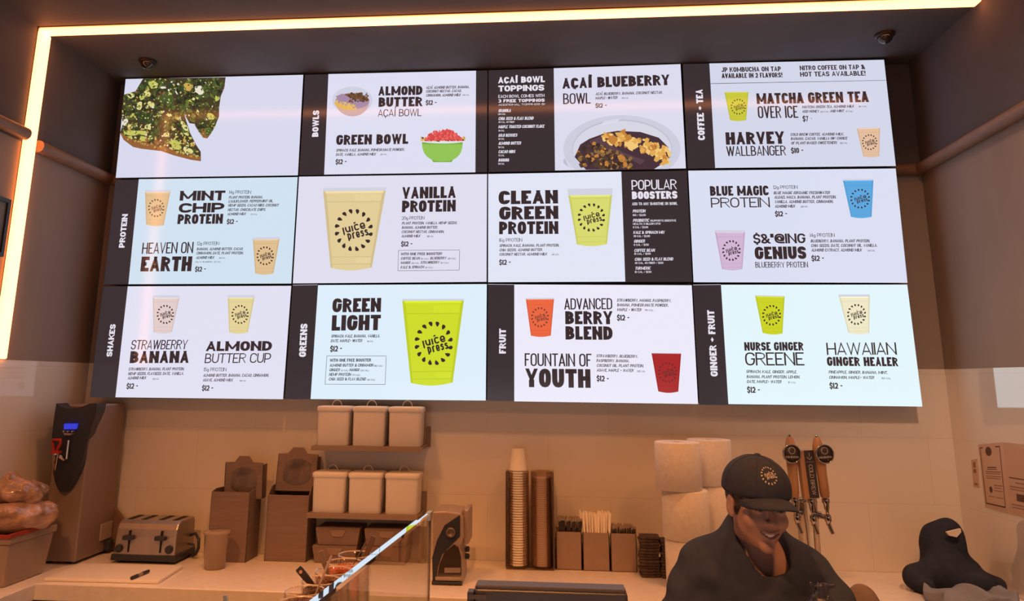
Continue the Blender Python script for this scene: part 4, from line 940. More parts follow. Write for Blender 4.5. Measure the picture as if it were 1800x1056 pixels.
# ------------------------------------------------------------------ countertop mixer / blender station
x0, x1, y0, y1 = -.207, -.070, -.365, -.165
t = thing('drink_mixer', 'steel countertop mixer with a black swoosh front and a clear chamber', 'mixer', ((x0+x1)/2, (y0+y1)/2, ZC))
MIXG = mat('mixer_grey', (172,152,138), .4, .2)
def mx(X, Y, y=y0): return at(740+X/5.677, 870+Y/5.677, y=y)
o = [(115,885),(415,890),(405,600),(378,520),(425,430),(420,225),(395,180),(250,160),(120,165)]
pr_ = [(mx(*p)[0], mx(*p)[2]) for p in o]; zb = ZC+.002; pr_[0] = (pr_[0][0], zb); pr_[1] = (pr_[1][0], zb)
b = MB(); b.prism(pr_, y0, y1, 'y'); b.build('body', MIXG, t, bevel=.008, seg=3)
b = MB(); o = [(116,870),(112,620),(160,450),(235,300),(390,195),(390,410),(300,500),(210,590),(170,720),(150,860)]
b.prism([(mx(*p)[0], mx(*p)[2]) for p in o], y0-.004, y0+.01, 'y'); fp = b.build('front_swoosh', BLACKP, t, bevel=.002); part(fp, 'black curved front panel')
k = mx(298, 372, y0-.004)
b = MB(); b.lathe([(.021,-.004),(.021,.008),(.018,.012),(.013,.012),(.012,.008),(.0,.008)], k, 24, 'y', cap0=False, cap1=False); sub(b, 'dial', mat('dial_grey', (116,104,96), .35, .4), fp, t)
b = MB(); o = [(165,800),(185,690),(235,570),(330,490),(375,520),(400,610),(405,800)]
b.prism([(mx(*p)[0], mx(*p)[2]) for p in o], y0-.003, y0+.01, 'y'); wn = b.build('chamber_window', mat('chamber_tint', linear=(.05,.038,.032), rough=.08, coat=.5), t); part(wn, 'dark clear chamber')
b = MB(); o = [(235,722),(395,722),(395,772),(235,772)]; b.prism([(mx(*p)[0], mx(*p)[2]) for p in o], y0-.0045, y0, 'y'); sub(b, 'cup_shelf', STEEL, wn, t)
b = MB(); o = [(148,808),(402,815),(402,848),(148,842)]; b.prism([(mx(*p)[0], mx(*p)[2]) for p in o], y0-.016, y0+.01, 'y'); b.build('drip_tray', STEEL, t, bevel=.002)
b = MB(); o = [(112,850),(415,858),(415,886),(112,883)]; b.prism([(mx(*p)[0], max(ZC+.001, mx(*p)[2])) for p in o], y0-.018, y0, 'y'); b.build('base', BLACKP, t, bevel=.002)
b = MB(); b.box(x1-.002, x1+.024, y0+.03, y1-.02, ZC+.155, ZC+.30); b.build('motor_housing', MIXG, t, bevel=.008)
for z in (.115, .085): b = MB(); b.lathe([(.012,0),(.012,.014),(.009,.018)], (x1-.002, y1-.06, ZC+z), 14, 'x'); b.build('knob', BLACKP, t)

# ------------------------------------------------------------------ cup dispenser and its paper cups
SMOKE = glass_mat('smoky_acrylic', (.84,.77,.72), 1.49, .05, .06, (150,130,118))
t = thing('cup_dispenser', 'smoky clear double tube dispenser standing on the counter with paper cups', 'dispenser', (.21, -.02, ZC))
b = MB(); b.box(.100, .322, -.075, .035, ZC+.001, ZC+.012); b.build('base', SMOKE, t, bevel=.002)
for cx in (.155, .266):
    r = .052; ar = [PI*(.16+1.68*i/20)+PI*1.5 for i in range(21)]
    b = MB(); out = [(cx+r*math.cos(a), -.02+r*math.sin(a)) for a in ar]; inn = [(cx+(r-.003)*math.cos(a), -.02+(r-.003)*math.sin(a)) for a in ar][::-1]
    P = out+inn; n = len(P); m_ = len(out)
    vs = [(p[0],p[1],ZC+.012) for p in P]+[(p[0],p[1],ZC+.43) for p in P]; fs = [(i,(i+1) % n,n+(i+1) % n,n+i) for i in range(n)]
    fs += [(n+i, n+i+1, n+n-2-i, n+n-1-i) for i in range(m_-1)]
    b.add(vs, fs, False); b.build('tube', SMOKE, t)
b = MB(); b.box(.318, .324, -.075, .02, ZC+.012, ZC+.43); b.box(.098, .102, -.075, .02, ZC+.012, ZC+.43); b.build('edge_strip', mat('edge_smoke', (92,76,68), .3), t)
PAPER = mat('cup_paper', linear=(.82,.76,.66), rough=.6)
b = MB(); b.lathe([(.0425,0),(.044,.003),(.0425,.006),(.0405,.0065),(.030,.098),(.029,.1),(.0,.098)], (0,0,0), 24, cap0=False, cap1=False)
b.lathe([(.041,.001),(.039,.0065),(.0285,.092),(.0,.092)], (0,0,0), 24, cap0=False, cap1=False)
cup0 = b.build('paper_cup', PAPER)
NC = 38
for i in range(NC):
    o = cup0 if i == 0 else cup0.copy()
    if i: COL.objects.link(o)
    o.location = (.155, -.02, ZC+.013+i*.0113)
    if i == NC-1: tag(o, 'topmost upside down paper cup, the one standing clear of the dispenser', 'cup', 'paper cups stacked upside down in the dispenser')
    else: tag(o, 'white paper cup nested upside down in the tall stack inside the dispenser', 'cup', 'paper cups stacked upside down in the dispenser')
t = thing('lid_stack', 'dull column of nested plastic lids in the right tube of the cup dispenser', 'lids', (.266, -.02, ZC+.012))
b = MB(); pf = [(.0,.001)]
for i in range(40): pf += [(.044,.001+i*.0098),(.0445,.006+i*.0098),(.043,.0095+i*.0098)]
pf += [(.0,.001+40*.0098)]
b.lathe(pf, (.266,-.02,ZC+.012), 22, cap0=False, cap1=False); b.build('lids', mat('lid_brown', (170,146,130), .5), t); t['group'] = 'stacks in the dispenser'

# ------------------------------------------------------------------ caddy with straws and wrapped cutlery
GREYC = mat('caddy_grey', (158,138,126), .5, noise=.05, scale=20)
t = thing('condiment_caddy', 'grey three compartment caddy holding straws and wrapped cutlery', 'caddy', (.515, .0, ZC))
xsC = [(.332,.450),(.455,.577),(.582,.700)]
for i, (a, c_) in enumerate(xsC):
    b = MB(); z1 = ZC+.165; y0c, y1c = -.045-.004*i, .075; k = .003
    b.box(a, c_, y0c, y0c+k, ZC+.001, z1); b.box(a, c_, y1c-k, y1c, ZC+.001, z1); b.box(a, a+k, y0c, y1c, ZC+.001, z1); b.box(c_-k, c_, y0c, y1c, ZC+.001, z1); b.box(a, c_, y0c, y1c, ZC, ZC+k)
    b.build('compartment', GREYC, t)
b = MB(); b.lathe([(.0042,0),(.0042,.235),(.0032,.235),(.0032,.0)], (0,0,0), 8, cap0=False, cap1=False); straw0 = b.build('drinking_straw', mat('straw_white', linear=(.85,.8,.72), rough=.5))
random.seed(11); n = 0
for i in range(11):
    for j in range(3):
        o = straw0 if n == 0 else straw0.copy()
        if n: COL.objects.link(o)
        o.location = (.463+i*.0107, -.03+j*.034+random.uniform(-.006,.006), ZC+.0045+random.uniform(0,.012)); o.rotation_euler = (random.uniform(-.04,.1)*(j-.6), (i-5)*.012+random.uniform(-.02,.02), 0)
        tag(o, 'white drinking straw in the middle compartment of the grey caddy', 'straw', 'white straws in the grey caddy'); n += 1
for which, (a, c_), hgt, lab in ((0, xsC[0], .205, 'dark cutlery in a clear wrapper in the left compartment of the caddy'), (1, xsC[2], .178, 'dark cutlery in a clear wrapper in the right compartment of the caddy')):
    b = MB(); b.prism([(-.008,0),(.008,0),(.009,hgt-.03),(.010,hgt),(.004,hgt+.004),(-.006,hgt-.003),(-.010,hgt),(-.009,hgt-.03)], -.003, .003, 'y')
    o = b.build('wrapped_cutlery', mat('wrap_dark', linear=(.055,.045,.042), rough=.25, noise=.5, scale=70, coat=.5))
    b = MB(); b.prism([(-.0105,hgt-.028),(.0105,hgt-.028),(.013,hgt+.006),(.006,hgt+.016),(.001,hgt+.008),(-.005,hgt+.018),(-.013,hgt+.006)], -.001, .0035, 'y'); w_ = b.build('wrapper_end', mat('wrapper_film', linear=(.5,.42,.36), rough=.2, alpha=.55), o)
    for i in range(7):
        for j in range(2):
            c = o if (i, j) == (0, 0) else copy_tree(o)
            c.location = (a+.013+i*.0153, -.02+j*.05, ZC+.004); c.rotation_euler = (random.uniform(-.04,.08), random.uniform(-.07,.07), random.uniform(-.3,.3))
            tag(c, lab, 'cutlery', 'wrapped cutlery in the %s compartment' % ('left', 'right')[which])

# ------------------------------------------------------------------ pile of dark folded napkins
random.seed(5)
b = MB(); b.add([(x, y, z) for z in (0, .0115) for (x, y) in [(-.044,-.04),(-.015,-.046),(.02,-.043),(.044,-.038),(.045,.04),(.01,.044),(-.043,.041)]],
    [tuple(range(6,-1,-1)), tuple(range(7,14))]+[(i,(i+1) % 7,7+(i+1) % 7,7+i) for i in range(7)])
nk0 = b.build('paper_napkin', mat('napkin_brown', linear=(.085,.06,.05), rough=.85, noise=.3, scale=40), bevel=.004)
n = 0
for (x, y, cnt, dz) in ((.748, -.105, 14, .0122), (.842, -.11, 13, .0122)):
    for i in range(cnt):
        o = nk0 if n == 0 else nk0.copy()
        if n: COL.objects.link(o)
        o.location = (x+random.uniform(-.004,.004), y+random.uniform(-.004,.004), ZC+.0006+i*dz); o.rotation_euler = (0, 0, random.uniform(-.08,.08)); n += 1
        tag(o, 'dark brown folded paper napkin in the pile between caddy and paper rolls', 'napkin', 'dark paper napkins piled beside the rolls')

# ------------------------------------------------------------------ paper towel rolls
ROLL = mat('roll_paper', linear=(.80,.75,.68), rough=.85, noise=.05, scale=50, bump=.15)
def roll_mesh(r, h):
    t = thing('paper_roll', '', 'paper roll', (0,0,0), group='stacked rolls of paper towel', local=True)
    b = MB(); b.lathe([(.022,0),(r-.004,0),(r,.004),(r,h-.004),(r-.004,h),(.022,h),(.022,0)], (0,0,0), 40, cap0=False, cap1=False)
    b.m = 1; b.lathe([(r*.55,h+.0002),(r*.56,h+.0002)], (0,0,0), 40, cap0=False, cap1=False)
    a = MB(); a.lathe([(.022,.002),(.022,h-.002),(.019,h-.002),(.019,.002),(.022,.002)], (0,0,0), 20, cap0=False, cap1=False)
    b.build('paper', [ROLL, mat('roll_winding', linear=(.5,.45,.4), rough=.9)], t); a.build('core', KRAFT, t)  # second material: darker ring of the paper winding at the end
    return t
r0 = roll_mesh(.098, .198)
pos = [((.893,-.30,ZC+.0005),'bottom paper roll of the front stack, half hidden by the person'),((.886,-.305,ZC+.199),'middle paper roll of the front stack beside the person'),((.862,-.31,ZC+.3975),'top paper roll of the front stack beside the person'),
       ((1.045,-.12,ZC+.0005),'bottom paper roll of the rear stack behind the person'),((1.048,-.115,ZC+.199),'middle paper roll of the rear stack behind the person'),((1.035,-.12,ZC+.3975),'top paper roll of the rear stack above the person')]
for i, (p, lab) in enumerate(pos):
    o = r0 if i == 0 else copy_tree(r0, label=lab)
    o.location = p; o['label'] = lab; o.rotation_euler = (0,0,i*.7)

# ------------------------------------------------------------------ tap tower
t = thing('tap_tower', 'chrome drink tap tower with three tap handles behind the person', 'tap', (1.44, -.12, ZC))
YT = -.12
def tp(X, Y, y=YT): return np.array(at(1340+X/5.28, 750+Y/5.28, y=y))
for (xa, xb) in ((332,428),(452,506)):
    a = tp(xa, 690); c_ = tp(xb, 690); x = (a[0]+c_[0])/2; r = (c_[0]-a[0])/2
    x2 = x+.002
    b = MB(); b.lathe([(r*1.5,0),(r*1.5,.01),(r*1.05,.016),(r,.02),(r,a[2]-ZC-.006),(r*1.12,a[2]-ZC-.006),(r*1.12,a[2]-ZC+.004),(r*.9,a[2]-ZC+.012),(.0,a[2]-ZC+.014)], (x, YT+.03*(xa < 400), ZC), 28, cap1=False); b.build('column', CHROME, t)
OAK = mat('handle_wood', (176,132,92), .4, noise=.18, scale=24, stretch=(1,1,.15), coat=.3)
def tap(topx, topy, botx, boty, kind, zf):
    p0 = tp(botx, boty, zf); p1 = tp(topx, topy, zf); ax = p1-p0; L = np.linalg.norm(ax); ax = ax/L
    yv = np.array((-.12, 1.0, 0.0)); yv = yv-ax*(yv@ax); yv /= np.linalg.norm(yv); xv = np.cross(yv, ax)
    q = Matrix(((xv[0], yv[0], ax[0]), (xv[1], yv[1], ax[1]), (xv[2], yv[2], ax[2])))
    def R(p): return tuple(np.array(q @ Vector(p))+p0)
    def xf(mb): mb.v = [R(p) for p in mb.v]; return mb
    b = MB()
    if kind == 'round':
        b.lathe([(.013,.0),(.0195,.006),(.018,.012),(.020,.016),(.021,.05),(.0205,.09),(.024,L*.62),(.0265,L*.72),(.023,L*.82),(.0155,L*.93),(.010,L*.965)], (0,0,0), 18)
        h = xf(b).build('tap_handle', OAK, t); part(h, 'turned wooden tap handle')
        b = MB(); b.lathe([(.006,L*.96),(.0075,L*.97),(.0045,L*.98),(.006,L*.993),(.004,L*1.0),(.0,L)], (0,0,0), 12, cap1=False); sub(xf(b), 'finial', CHROME, h, t)
        z = L*.70; ox = -.008 if topx < 300 else .013
        md = MB(); md.lathe([(.0375,-.004),(.0415,-.002),(.0415,.004),(.0365,.006),(.0365,.003)], (ox,-.026,z), 30, 'y', cap0=False, cap1=False); sub(xf(md), 'medallion_ring', CHROME, h, t)
        md = MB(); md.lathe([(.0,-.004),(.038,-.004),(.038,.003),(.0,.003)], (ox,-.026,z), 30, 'y', cap0=False, cap1=False); sub(xf(md), 'medallion', mat('medallion_black', linear=(.035,.028,.028), rough=.4), h, t)
        md = MB()
        for qd in text_quads('KOMBUCHA', .058, .0092, .19): md.poly([(ox-.029+p_[0], -.0305, z-.018+p_[1]) for p_ in qd])
        for i in range(14):
            a = 2*PI*i/14; md.poly([(ox+u, -.0305, z+.014+v) for u, v in seed(.0135*math.cos(a), .0135*math.sin(a), a, .0056, .0034)])
        sub(xf(md), 'medallion_lettering', mat('pale_print', linear=(.5,.44,.38), rough=.6), h, t, fix=False)
    else:
        b.box(-.032, .032, -.014, .02, .0, L); h = xf(b).build('tap_handle', OAK, t, bevel=.003); part(h, 'flat wooden tap handle with a black face')
        md = MB(); md.box(-.010, .032, -.0165, -.0135, .004, L-.001); sub(xf(md), 'face_plate', mat('medallion_black'), h, t)
        md = MB()
        for qd in text_quads('COLD BREW', L*.62, .018, .13): md.poly([(.002+p_[1], -.0170, L*.70-p_[0]) for p_ in qd])
        cx_ = .011
        for s_ in (-1, 1): md.poly([(cx_, -.0170, L*.80), (cx_+s_*.012, -.0170, L*.85), (cx_+s_*.012, -.0170, L*.87), (cx_, -.0170, L*.815)])
        md.poly([(-.008,-.0170,L*.755),(.030,-.0170,L*.755),(.030,-.0170,L*.76),(-.008,-.0170,L*.76)]); md.poly([(cx_-.001,-.0170,L*.86),(cx_+.001,-.0170,L*.86),(cx_+.001,-.0170,L*.95),(cx_-.001,-.0170,L*.95)])
        sub(xf(md), 'plate_lettering', mat('pale_print'), h, t, fix=False)
    # ferrule and faucet
    b = MB(); b.lathe([(.012,.004),(.016,-.004),(.0165,-.016),(.012,-.024),(.011,-.04),(.007,-.055),(.0065,-.075),(.0,-.076)], (0,0,0), 16, cap1=False); fb = xf(b).build('ferrule', CHROME, t)
    return p0
y = YT-.09
a = tap(252,72,300,655,'round',y); c_ = tap(500,75,585,660,'round',y); d_ = tap(390,215,450,665,'flat',y)
for p0, colx, yy in ((a, tp(380,800)[0], YT+.03), (c_, tp(480,800)[0], YT), (d_, tp(479,800)[0], YT)):
    z = p0[2]-.082; body_ = np.array((p0[0]+.004, p0[1], z)); col_ = np.array((colx, yy, z+.004))
    b = MB(); b.tube([col_, (col_+body_)/2, body_], [.011,.010,.012], 12)
    b.lathe([(.012,.014),(.014,.006),(.014,-.012),(.010,-.018),(.009,-.03)], tuple(body_), 14); b.tube([body_+(0,0,-.02), body_+(.004,-.008,-.04), body_+(.010,-.018,-.062)], [.009,.0085,.0075], 12)
    m_ = (col_*.6+body_*.4); b.tube([m_+(-.006,0,0), m_+(.006,0,0)], .0155, 14); b.build('faucet', CHROME, t)

# ------------------------------------------------------------------ black jacket and grey cloth in the right corner
BLACKC = mat('black_fleece', linear=(.030,.036,.056), rough=.95, spec=.15, noise=.15, scale=30, bump=.25)
t = thing('jacket', 'black hooded jacket bundled on the counter in the right corner', 'jacket', (1.965, -.19, ZC))
def jf(X):
    d = ell(X, (.045,.07,.185), (.080,.075,.080))                     # hood
    d = s_union(d, ell(X, (.085,.06,.235), (.035,.05,.035)), .05)
    d = s_union(d, cap(X, (.04,.06,.15), (.03,.03,.07), .075, .10), .05)
    d = s_union(d, cap(X, (.0,.0,.07), (-.115,-.035,.055), .07, .048), .045)
    d = s_union(d, cap(X, (-.125,-.04,.052), (-.11,-.10,.034), .046, .032), .03)
    d = s_union(d, cap(X, (.07,.07,.14), (.125,.06,.07), .05, .055), .04)
    d = s_union(d, cap(X, (.08,.03,.05), (.205,-.03,.03), .055, .034), .05)
    d = s_union(d, cap(X, (.02,-.04,.04), (.13,-.07,.04), .05, .045), .04)
    d = d+wob(X, 34, .005)
    return np.maximum(np.maximum(d, -(X[2]-.001)), X[0]-.232)
organic('jacket_cloth', jf, (-.21,-.18,-.01), (.245,.18,.32), .008, BLACKC, t)
q = [at(1664,935,y=-.235), at(1689,929,y=-.23), at(1690,935,y=-.232), at(1682,944,y=-.235), at(1668,941,y=-.235)]
b = MB(); b.loft([[tuple(np.array(p)+(0,.012,0)) for p in q], [tuple(p) for p in q]], smooth=False); lb = b.build('size_label', mat('label_white', linear=(.7,.62,.5), rough=.8), t); part(lb, 'pale label inside the hood')
t = thing('grey_cloth', 'crumpled blue grey cloth lying in front of the black jacket', 'cloth', (1.98, -.42, ZC))
def gf(X):
    hgt = .038+.016*np.sin(X[0]*38+1.0+1.2*np.sin(X[1]*22))+.012*np.sin(X[1]*45+X[0]*18)+.006*np.sin(X[0]*90+X[1]*40)
    e = np.maximum(np.abs(X[0])-.16-.018*np.sin(X[1]*40), np.abs(X[1])-.11-.012*np.sin(X[0]*36))
    return np.maximum(np.maximum((X[2]-hgt)*.6, e*.7), -(X[2]-.001))
organic('cloth', gf, (-.21,-.16,-.012), (.21,.15,.09), .006, mat('cloth_grey', linear=(.21,.23,.27), rough=.95, bump=.3, scale=60), t, smooth_it=2)

# ------------------------------------------------------------------ papers on the right wall, frame on the left wall
def sheet(name, lab, quad, rgb, cat='notice'):
    P = [at(px, py, x=XR) for px, py in quad]; c = np.mean(P, 0)
    t = thing(name, lab, cat, (XR, c[1], c[2]), group='papers on the right wall')
    b = MB(); b.loft([[(XR-.0003, p[1], p[2]) for p in P], [(XR-.0022, p[1], p[2]) for p in P]], smooth=False); b.build('paper', mat('sheet_%d' % rgb[0], rgb, .6), t)
    def uv(u, v):
        a = P[0]*(1-u)+P[1]*u; d = P[3]*(1-u)+P[2]*u; q = a*(1-v)+d*v; return (XR-.0026, q[1], q[2])
    return t, uv
PRINT = mat('print_brown', (96,66,52), .7); PRINTL = mat('print_light', (150,116,94), .7)
def bars(b, uv, lst):
    for (u0, v0, u1, v1) in lst: b.poly([uv(u0,v0), uv(u1,v0), uv(u1,v1), uv(u0,v1)])
t, uv = sheet('certificate', 'framed certificate with an oval seal on the right wall', [(1720,781),(1762,777),(1774,902),(1733,892)], (205,172,146))
b = MB(); bars(b, uv, [(.06,.05,.2,.065),(.06,.05,.085,.93),(.72,.05,.9,.065),(.88,.05,.905,.93),(.06,.915,.905,.935)])
b.poly([uv(.42+.13*math.cos(a), .12+.07*math.sin(a)) for a in [2*PI*i/20 for i in range(20)]]); b.poly([uv(.35+.07*math.cos(a), .7+.05*math.sin(a)) for a in [2*PI*i/16 for i in range(16)]])
bars(b, uv, [(.3,.355,.68,.37),(.28,.385,.7,.395)]); b.build('print', PRINT, t, fix=False)
b = MB(); bars(b, uv, [(.2,.42,.85,.435),(.2,.45,.82,.462),(.2,.49,.86,.502),(.2,.52,.8,.532),(.5,.62,.85,.635),(.5,.66,.8,.672),(.5,.7,.84,.712),(.22,.8,.5,.812),(.55,.8,.85,.812)]); b.build('small_print', PRINTL, t, fix=False)
t, uv = sheet('notice', 'tan notice sheet with blocks of print, next to the certificate', [(1764,777),(1820,783),(1828,914),(1776,903)], (200,166,140))
b = MB(); bars(b, uv, [(.1,.48,1.0,.495),(.3,.7,1.0,.8)]); b.build('print', PRINT, t, fix=False)
b = MB(); bars(b, uv, [(.3,.54,.7,.56),(.1,.60,1,.62),(.1,.64,1,.655),(.12,.85,.95,.865),(.12,.89,.9,.905)]); b.build('small_print', PRINTL, t, fix=False)
t, uv = sheet('notice', 'narrow small note left of the certificate', [(1708,808),(1718,806),(1722,857),(1712,855)], (208,178,150))
b = MB(); bars(b, uv, [(.3,.1,.7,.3),(.25,.35,.75,.5),(.2,.85,.8,.93)]); b.build('print', PRINTL, t, fix=False)
p0 = at(15,350,x=XL); p1 = at(2,420,x=XL)
t = thing('wall_frame', 'dark framed grey panel on the left wall beside the light strip', 'frame', (XL+.001, p0[1]-.2, 2.44))
ya, yb, za, zb_ = p0[1]-.42, p0[1]-.005, 2.27, p0[2]-.005
b = MB(); b.box(XL+.0005, XL+.012, ya, yb, za, zb_); b.build('panel', mat('panel_grey', (120,108,98), .5), t)
b = MB(); k = .018
for (a, c_, e, f_) in ((ya,yb,zb_-k,zb_),(ya,yb,za,za+k),(ya,ya+k,za+k,zb_-k),(yb-k,yb,za+k,zb_-k)): b.box(XL+.0005, XL+.02, a, c_, e, f_)
b.build('frame', BLACKP, t)
# ------------------------------------------------------------------ front counter: topping jars behind a glass guard, till screen
ZF = 1.05
t = thing('service_counter', 'front service counter just below the picture holding the topping jars', 'counter', (0, -2.1, 0))
b = MB(); b.box(-1.2, 1.75, -2.62, -1.53, ZF-.04, ZF); b.build('worktop', STONE, t, bevel=.004)
b = MB(); b.box(-1.15, 1.7, -2.58, -1.60, 0, ZF-.04); b.build('body', CAB, t)
JARG = glass_mat('jar_glass', (.97,.95,.93), 1.45, .0)
JZ = .222
def jar_proto():
    t = thing('topping_jar', '', 'jar', (0,0,0), group='glass jars of toppings in a row', local=True)
    b = MB(); b.lathe([(.041,.001),(.045,.006),(.0455,.02),(.0455,JZ-.03),(.047,JZ-.012),(.047,JZ-.003),(.046,JZ),(.0445,JZ),(.0435,JZ-.012),(.0425,JZ-.03),(.0425,.012),(.0,.010)], (0,0,0), 40, cap1=False); b.build('glass', JARG, t)
    b = MB(); b.lathe([(.0446,JZ-.001),(.0458,JZ+.0012),(.0470,JZ-.001),(.0458,JZ-.0022)], (0,0,0), 40, cap0=False, cap1=False); b.build('rim', mat('glass_rim', linear=(.5,.44,.4), rough=.08, coat=1.0, alpha=.6), t)
    return t
jp = jar_proto()
FOOD = [('pale crumbs', (150,126,108), 'pale crumbs, nearest of the row'), ('dark chunks', (84,58,48), 'dark chunks and a thin pale stick'), ('black nibs', (66,40,30), 'dark nibs under a black scoop'),
        ('granola', (104,72,56), 'brown granola under a grey handle'), ('berries', (160,84,50), 'bright orange berries'), ('flakes', (156,130,112), 'pale flakes with two spoons, farthest of the row')]
JX = [-.244, -.262, -.252, -.248, -.245, -.240]; JY = [-2.075, -1.980, -1.885, -1.790, -1.695, -1.600]; LV = [.203, .202, .203, .204, .207, .192]
jars = []
for i in range(6):
    o = jp if i == 0 else copy_tree(jp)
    o.location = (JX[i], JY[i], ZF); o['label'] = 'glass jar of '+FOOD[i][2]; jars.append(o)
o = copy_tree(jp); o.location = (-.36, -2.19, ZF); o['label'] = 'glass jar at the left of the row, mostly below the picture'; jars.append(o)
random.seed(4)
for i, o in enumerate(jars):
    name, rgb, _ = FOOD[min(i, 5)] if i < 6 else ('oats', (190,150,110), '')
    lv = LV[i] if i < 6 else .15
    m = mat('food_'+name.replace(' ', '_'), rgb, .7, noise=.55, scale=160)
    b = MB(); b.lathe([(.0,.0115),(.042,.0125),(.042,lv),(.02,lv+.003),(.0,lv+.004)], (0,0,0), 28, cap0=False, cap1=False)
    for k in range(60):
        a = random.uniform(0, 2*PI); r = .038*math.sqrt(random.random()); s_ = random.uniform(.0025,.0055)
        b.lathe([(.0,-s_*.6),(s_,0),(.0,s_*.7)], (r*math.cos(a), r*math.sin(a), lv+.001+.003*(1-r/.04)), 6, cap0=False, cap1=False, sx=random.uniform(.7,1.4))
    b.build('contents', m, o)
def stick(name, lab, tip, root, w, th, m, cat='spoon', hole=False):
    a = np.array(tip, float); c = np.array(root, float); d = c-a; L = np.linalg.norm(d); d /= L
    s_ = np.cross(d, (0,1,0)); s_ /= np.linalg.norm(s_); n = np.cross(s_, d)
    t = thing(name, lab, cat, tuple(c))
    b = MB(); rings = []
    for u, ww in ((0,.8),(.04,1),(.3,1),(.55,.8),(.7,.55),(1,.45)):
        p = a+d*L*u; rings.append([tuple(p+s_*w*ww*x+n*th*y) for x, y in ((-1,-1),(1,-1),(1,1),(-1,1))])
    b.loft(rings, smooth=False); b.build('handle', m, t, bevel=.0015)
    if hole:
        p = a+d*.011; b = MB(); b.loft([[tuple(p+(s_*math.cos(q)+d*math.sin(q))*.0042+n*k) for q in [2*PI*i/12 for i in range(12)]] for k in (-th-.0012, th+.0012)]); part(b.build('hanging_hole', mat('hole_pale', (190,150,112), .6), t), 'pale hole in the handle')
    p = c; b = MB(); rings = []
    for u, r in ((-.005,.004),(.01,.012),(.025,.016),(.04,.011),(.046,.003)):
        rings.append([tuple(p+d*u*.6+(s_*math.cos(q)*r+n*math.sin(q)*r*.35)) for q in [2*PI*i/12 for i in range(12)]])
    b.loft(rings); b.build('bowl', m, t)
    return t
BLK = mat('spoon_black', linear=(.03,.024,.024), rough=.4); GRY = mat('spoon_grey', (110,92,82), .45); PALE = mat('spoon_wood', (150,134,122), .6, noise=.1, scale=40)
SIL = mat('spoon_steel', (190,170,150), .25, .9)
def jp_(i, dx, dz, dy=0): return (JX[i]+dx, JY[i]+dy, ZF+dz)
stick('scoop', 'black scoop leaning left out of the jar of dark nibs', at(524,998,y=JY[2]-.01), jp_(2,.004,.185), .0085, .003, BLK, hole=True)
stick('spoon', 'dark grey spoon handle leaning left out of the granola jar', at(563,968,y=JY[3]-.005), jp_(3,-.004,.19), .007, .003, GRY)
stick('stirring_stick', 'thin pale stick standing in the jar of dark chunks', at(583,976,y=JY[1]+.01), jp_(1,.012,.183), .003, .0014, PALE, 'stick')
stick('spoon', 'wide dark spoon handle standing in the farthest jar', at(657,942,y=JY[5]), jp_(5,.012,.17), .0075, .003, mat('spoon_brown', (84,66,58), .5))
stick('stirring_stick', 'thin dark stick standing in the jar of orange berries', at(647,946,y=JY[4]+.01), jp_(4,.018,.204), .0022, .0014, mat('spoon_brown'), 'stick')
stick('spoon', 'steel spoon tip showing at the lower edge left of the jars', at(396,1046,y=-2.19), (-.352,-2.19,ZF+.153), .0055, .0015, SIL)

# ------------------------------------------------------------------ glass guard
A, B = np.array((-.0215, -1.658)), np.array((-.082, -2.61)); dv = (B-A)/np.linalg.norm(B-A); nv = np.array((dv[1], -dv[0]))
t = thing('sneeze_guard', 'upright glass guard beside the topping jars with a bright polished top edge', 'glass guard', (A[0], A[1], ZF))
def slab(p, q, w, z0, z1):
    c = [p+nv*w, q+nv*w, q-nv*w, p-nv*w]; b = MB(); b.prism([tuple(x) for x in c], z0, z1, 'z'); return b
b = slab(A, B, .0015, ZF+.012, 1.392); b.build('pane', glass_mat('guard_glass', (.95,.96,.95), 1.5, .0), t)
b = slab(A+dv*.14, B, .0075, 1.392, 1.400); part(b.build('top_edge', mat('polished_edge', linear=(.9,.9,.92), rough=.02, metal=1.0), t), 'mirror bright top edge')
b = slab(A+dv*.03, A+dv*.14, .0028, 1.392, 1.399); part(b.build('bevelled_edge', MATS['polished_edge'], t), 'thin bright bevel'); b = slab(A-dv*.006, A+dv*.03, .006, 1.380, 1.400); part(b.build('corner_clip', STEEL, t), 'dark corner clip')
b = slab(A-dv*.002, A+dv*.002, .003, ZF+.012, 1.380); b.build('end_edge', mat('edge_dark', (96,78,66), .3), t)
b = slab(A+dv*.02, B, .008, ZF+.0005, ZF+.02); b.build('base_channel', STEEL, t)

# ------------------------------------------------------------------ till monitor seen from behind
t = thing('till_monitor', 'dark flat till monitor seen over its top edge at the bottom centre', 'monitor', (.30, -2.0, ZF))
TILL = mat('till_black', linear=(.030,.032,.046), rough=.45); TILLT = mat('till_edge', linear=(.052,.046,.050), rough=.45)
xa, xb = .134, .471
b = MB(); b.prism([(-2.04,ZF+.06),(-2.03,1.300),(-1.975,1.303),(-1.955,1.285),(-1.955,ZF+.075)], xa, xb, 'x'); b.build('shell', TILL, t, bevel=.008, seg=3)
b = MB(); b.box(xa+.004, xb-.004, -2.028, -1.978, 1.298, 1.3065); b.build('top_strip', TILLT, t, bevel=.003)
b = MB(); b.box(xa-.012, xa+.002, -2.05, -2.02, ZF+.05, 1.298); b.build('card_reader', TILL, t, bevel=.002)
b = MB(); b.prism([(xa-.010,1.292),(xa+.03,1.292),(xa+.03,1.284),(xa-.010,1.284)], -2.0525, -2.05, 'y'); b.build('reader_slot', TILLT, t)
b = MB(); b.box(.26, .34, -1.99, -1.95, ZF+.015, ZF+.2); b.build('stand', TILL, t)
b = MB(); b.box(.19, .41, -2.08, -1.89, ZF+.0005, ZF+.016); b.build('base', TILL, t, bevel=.005)

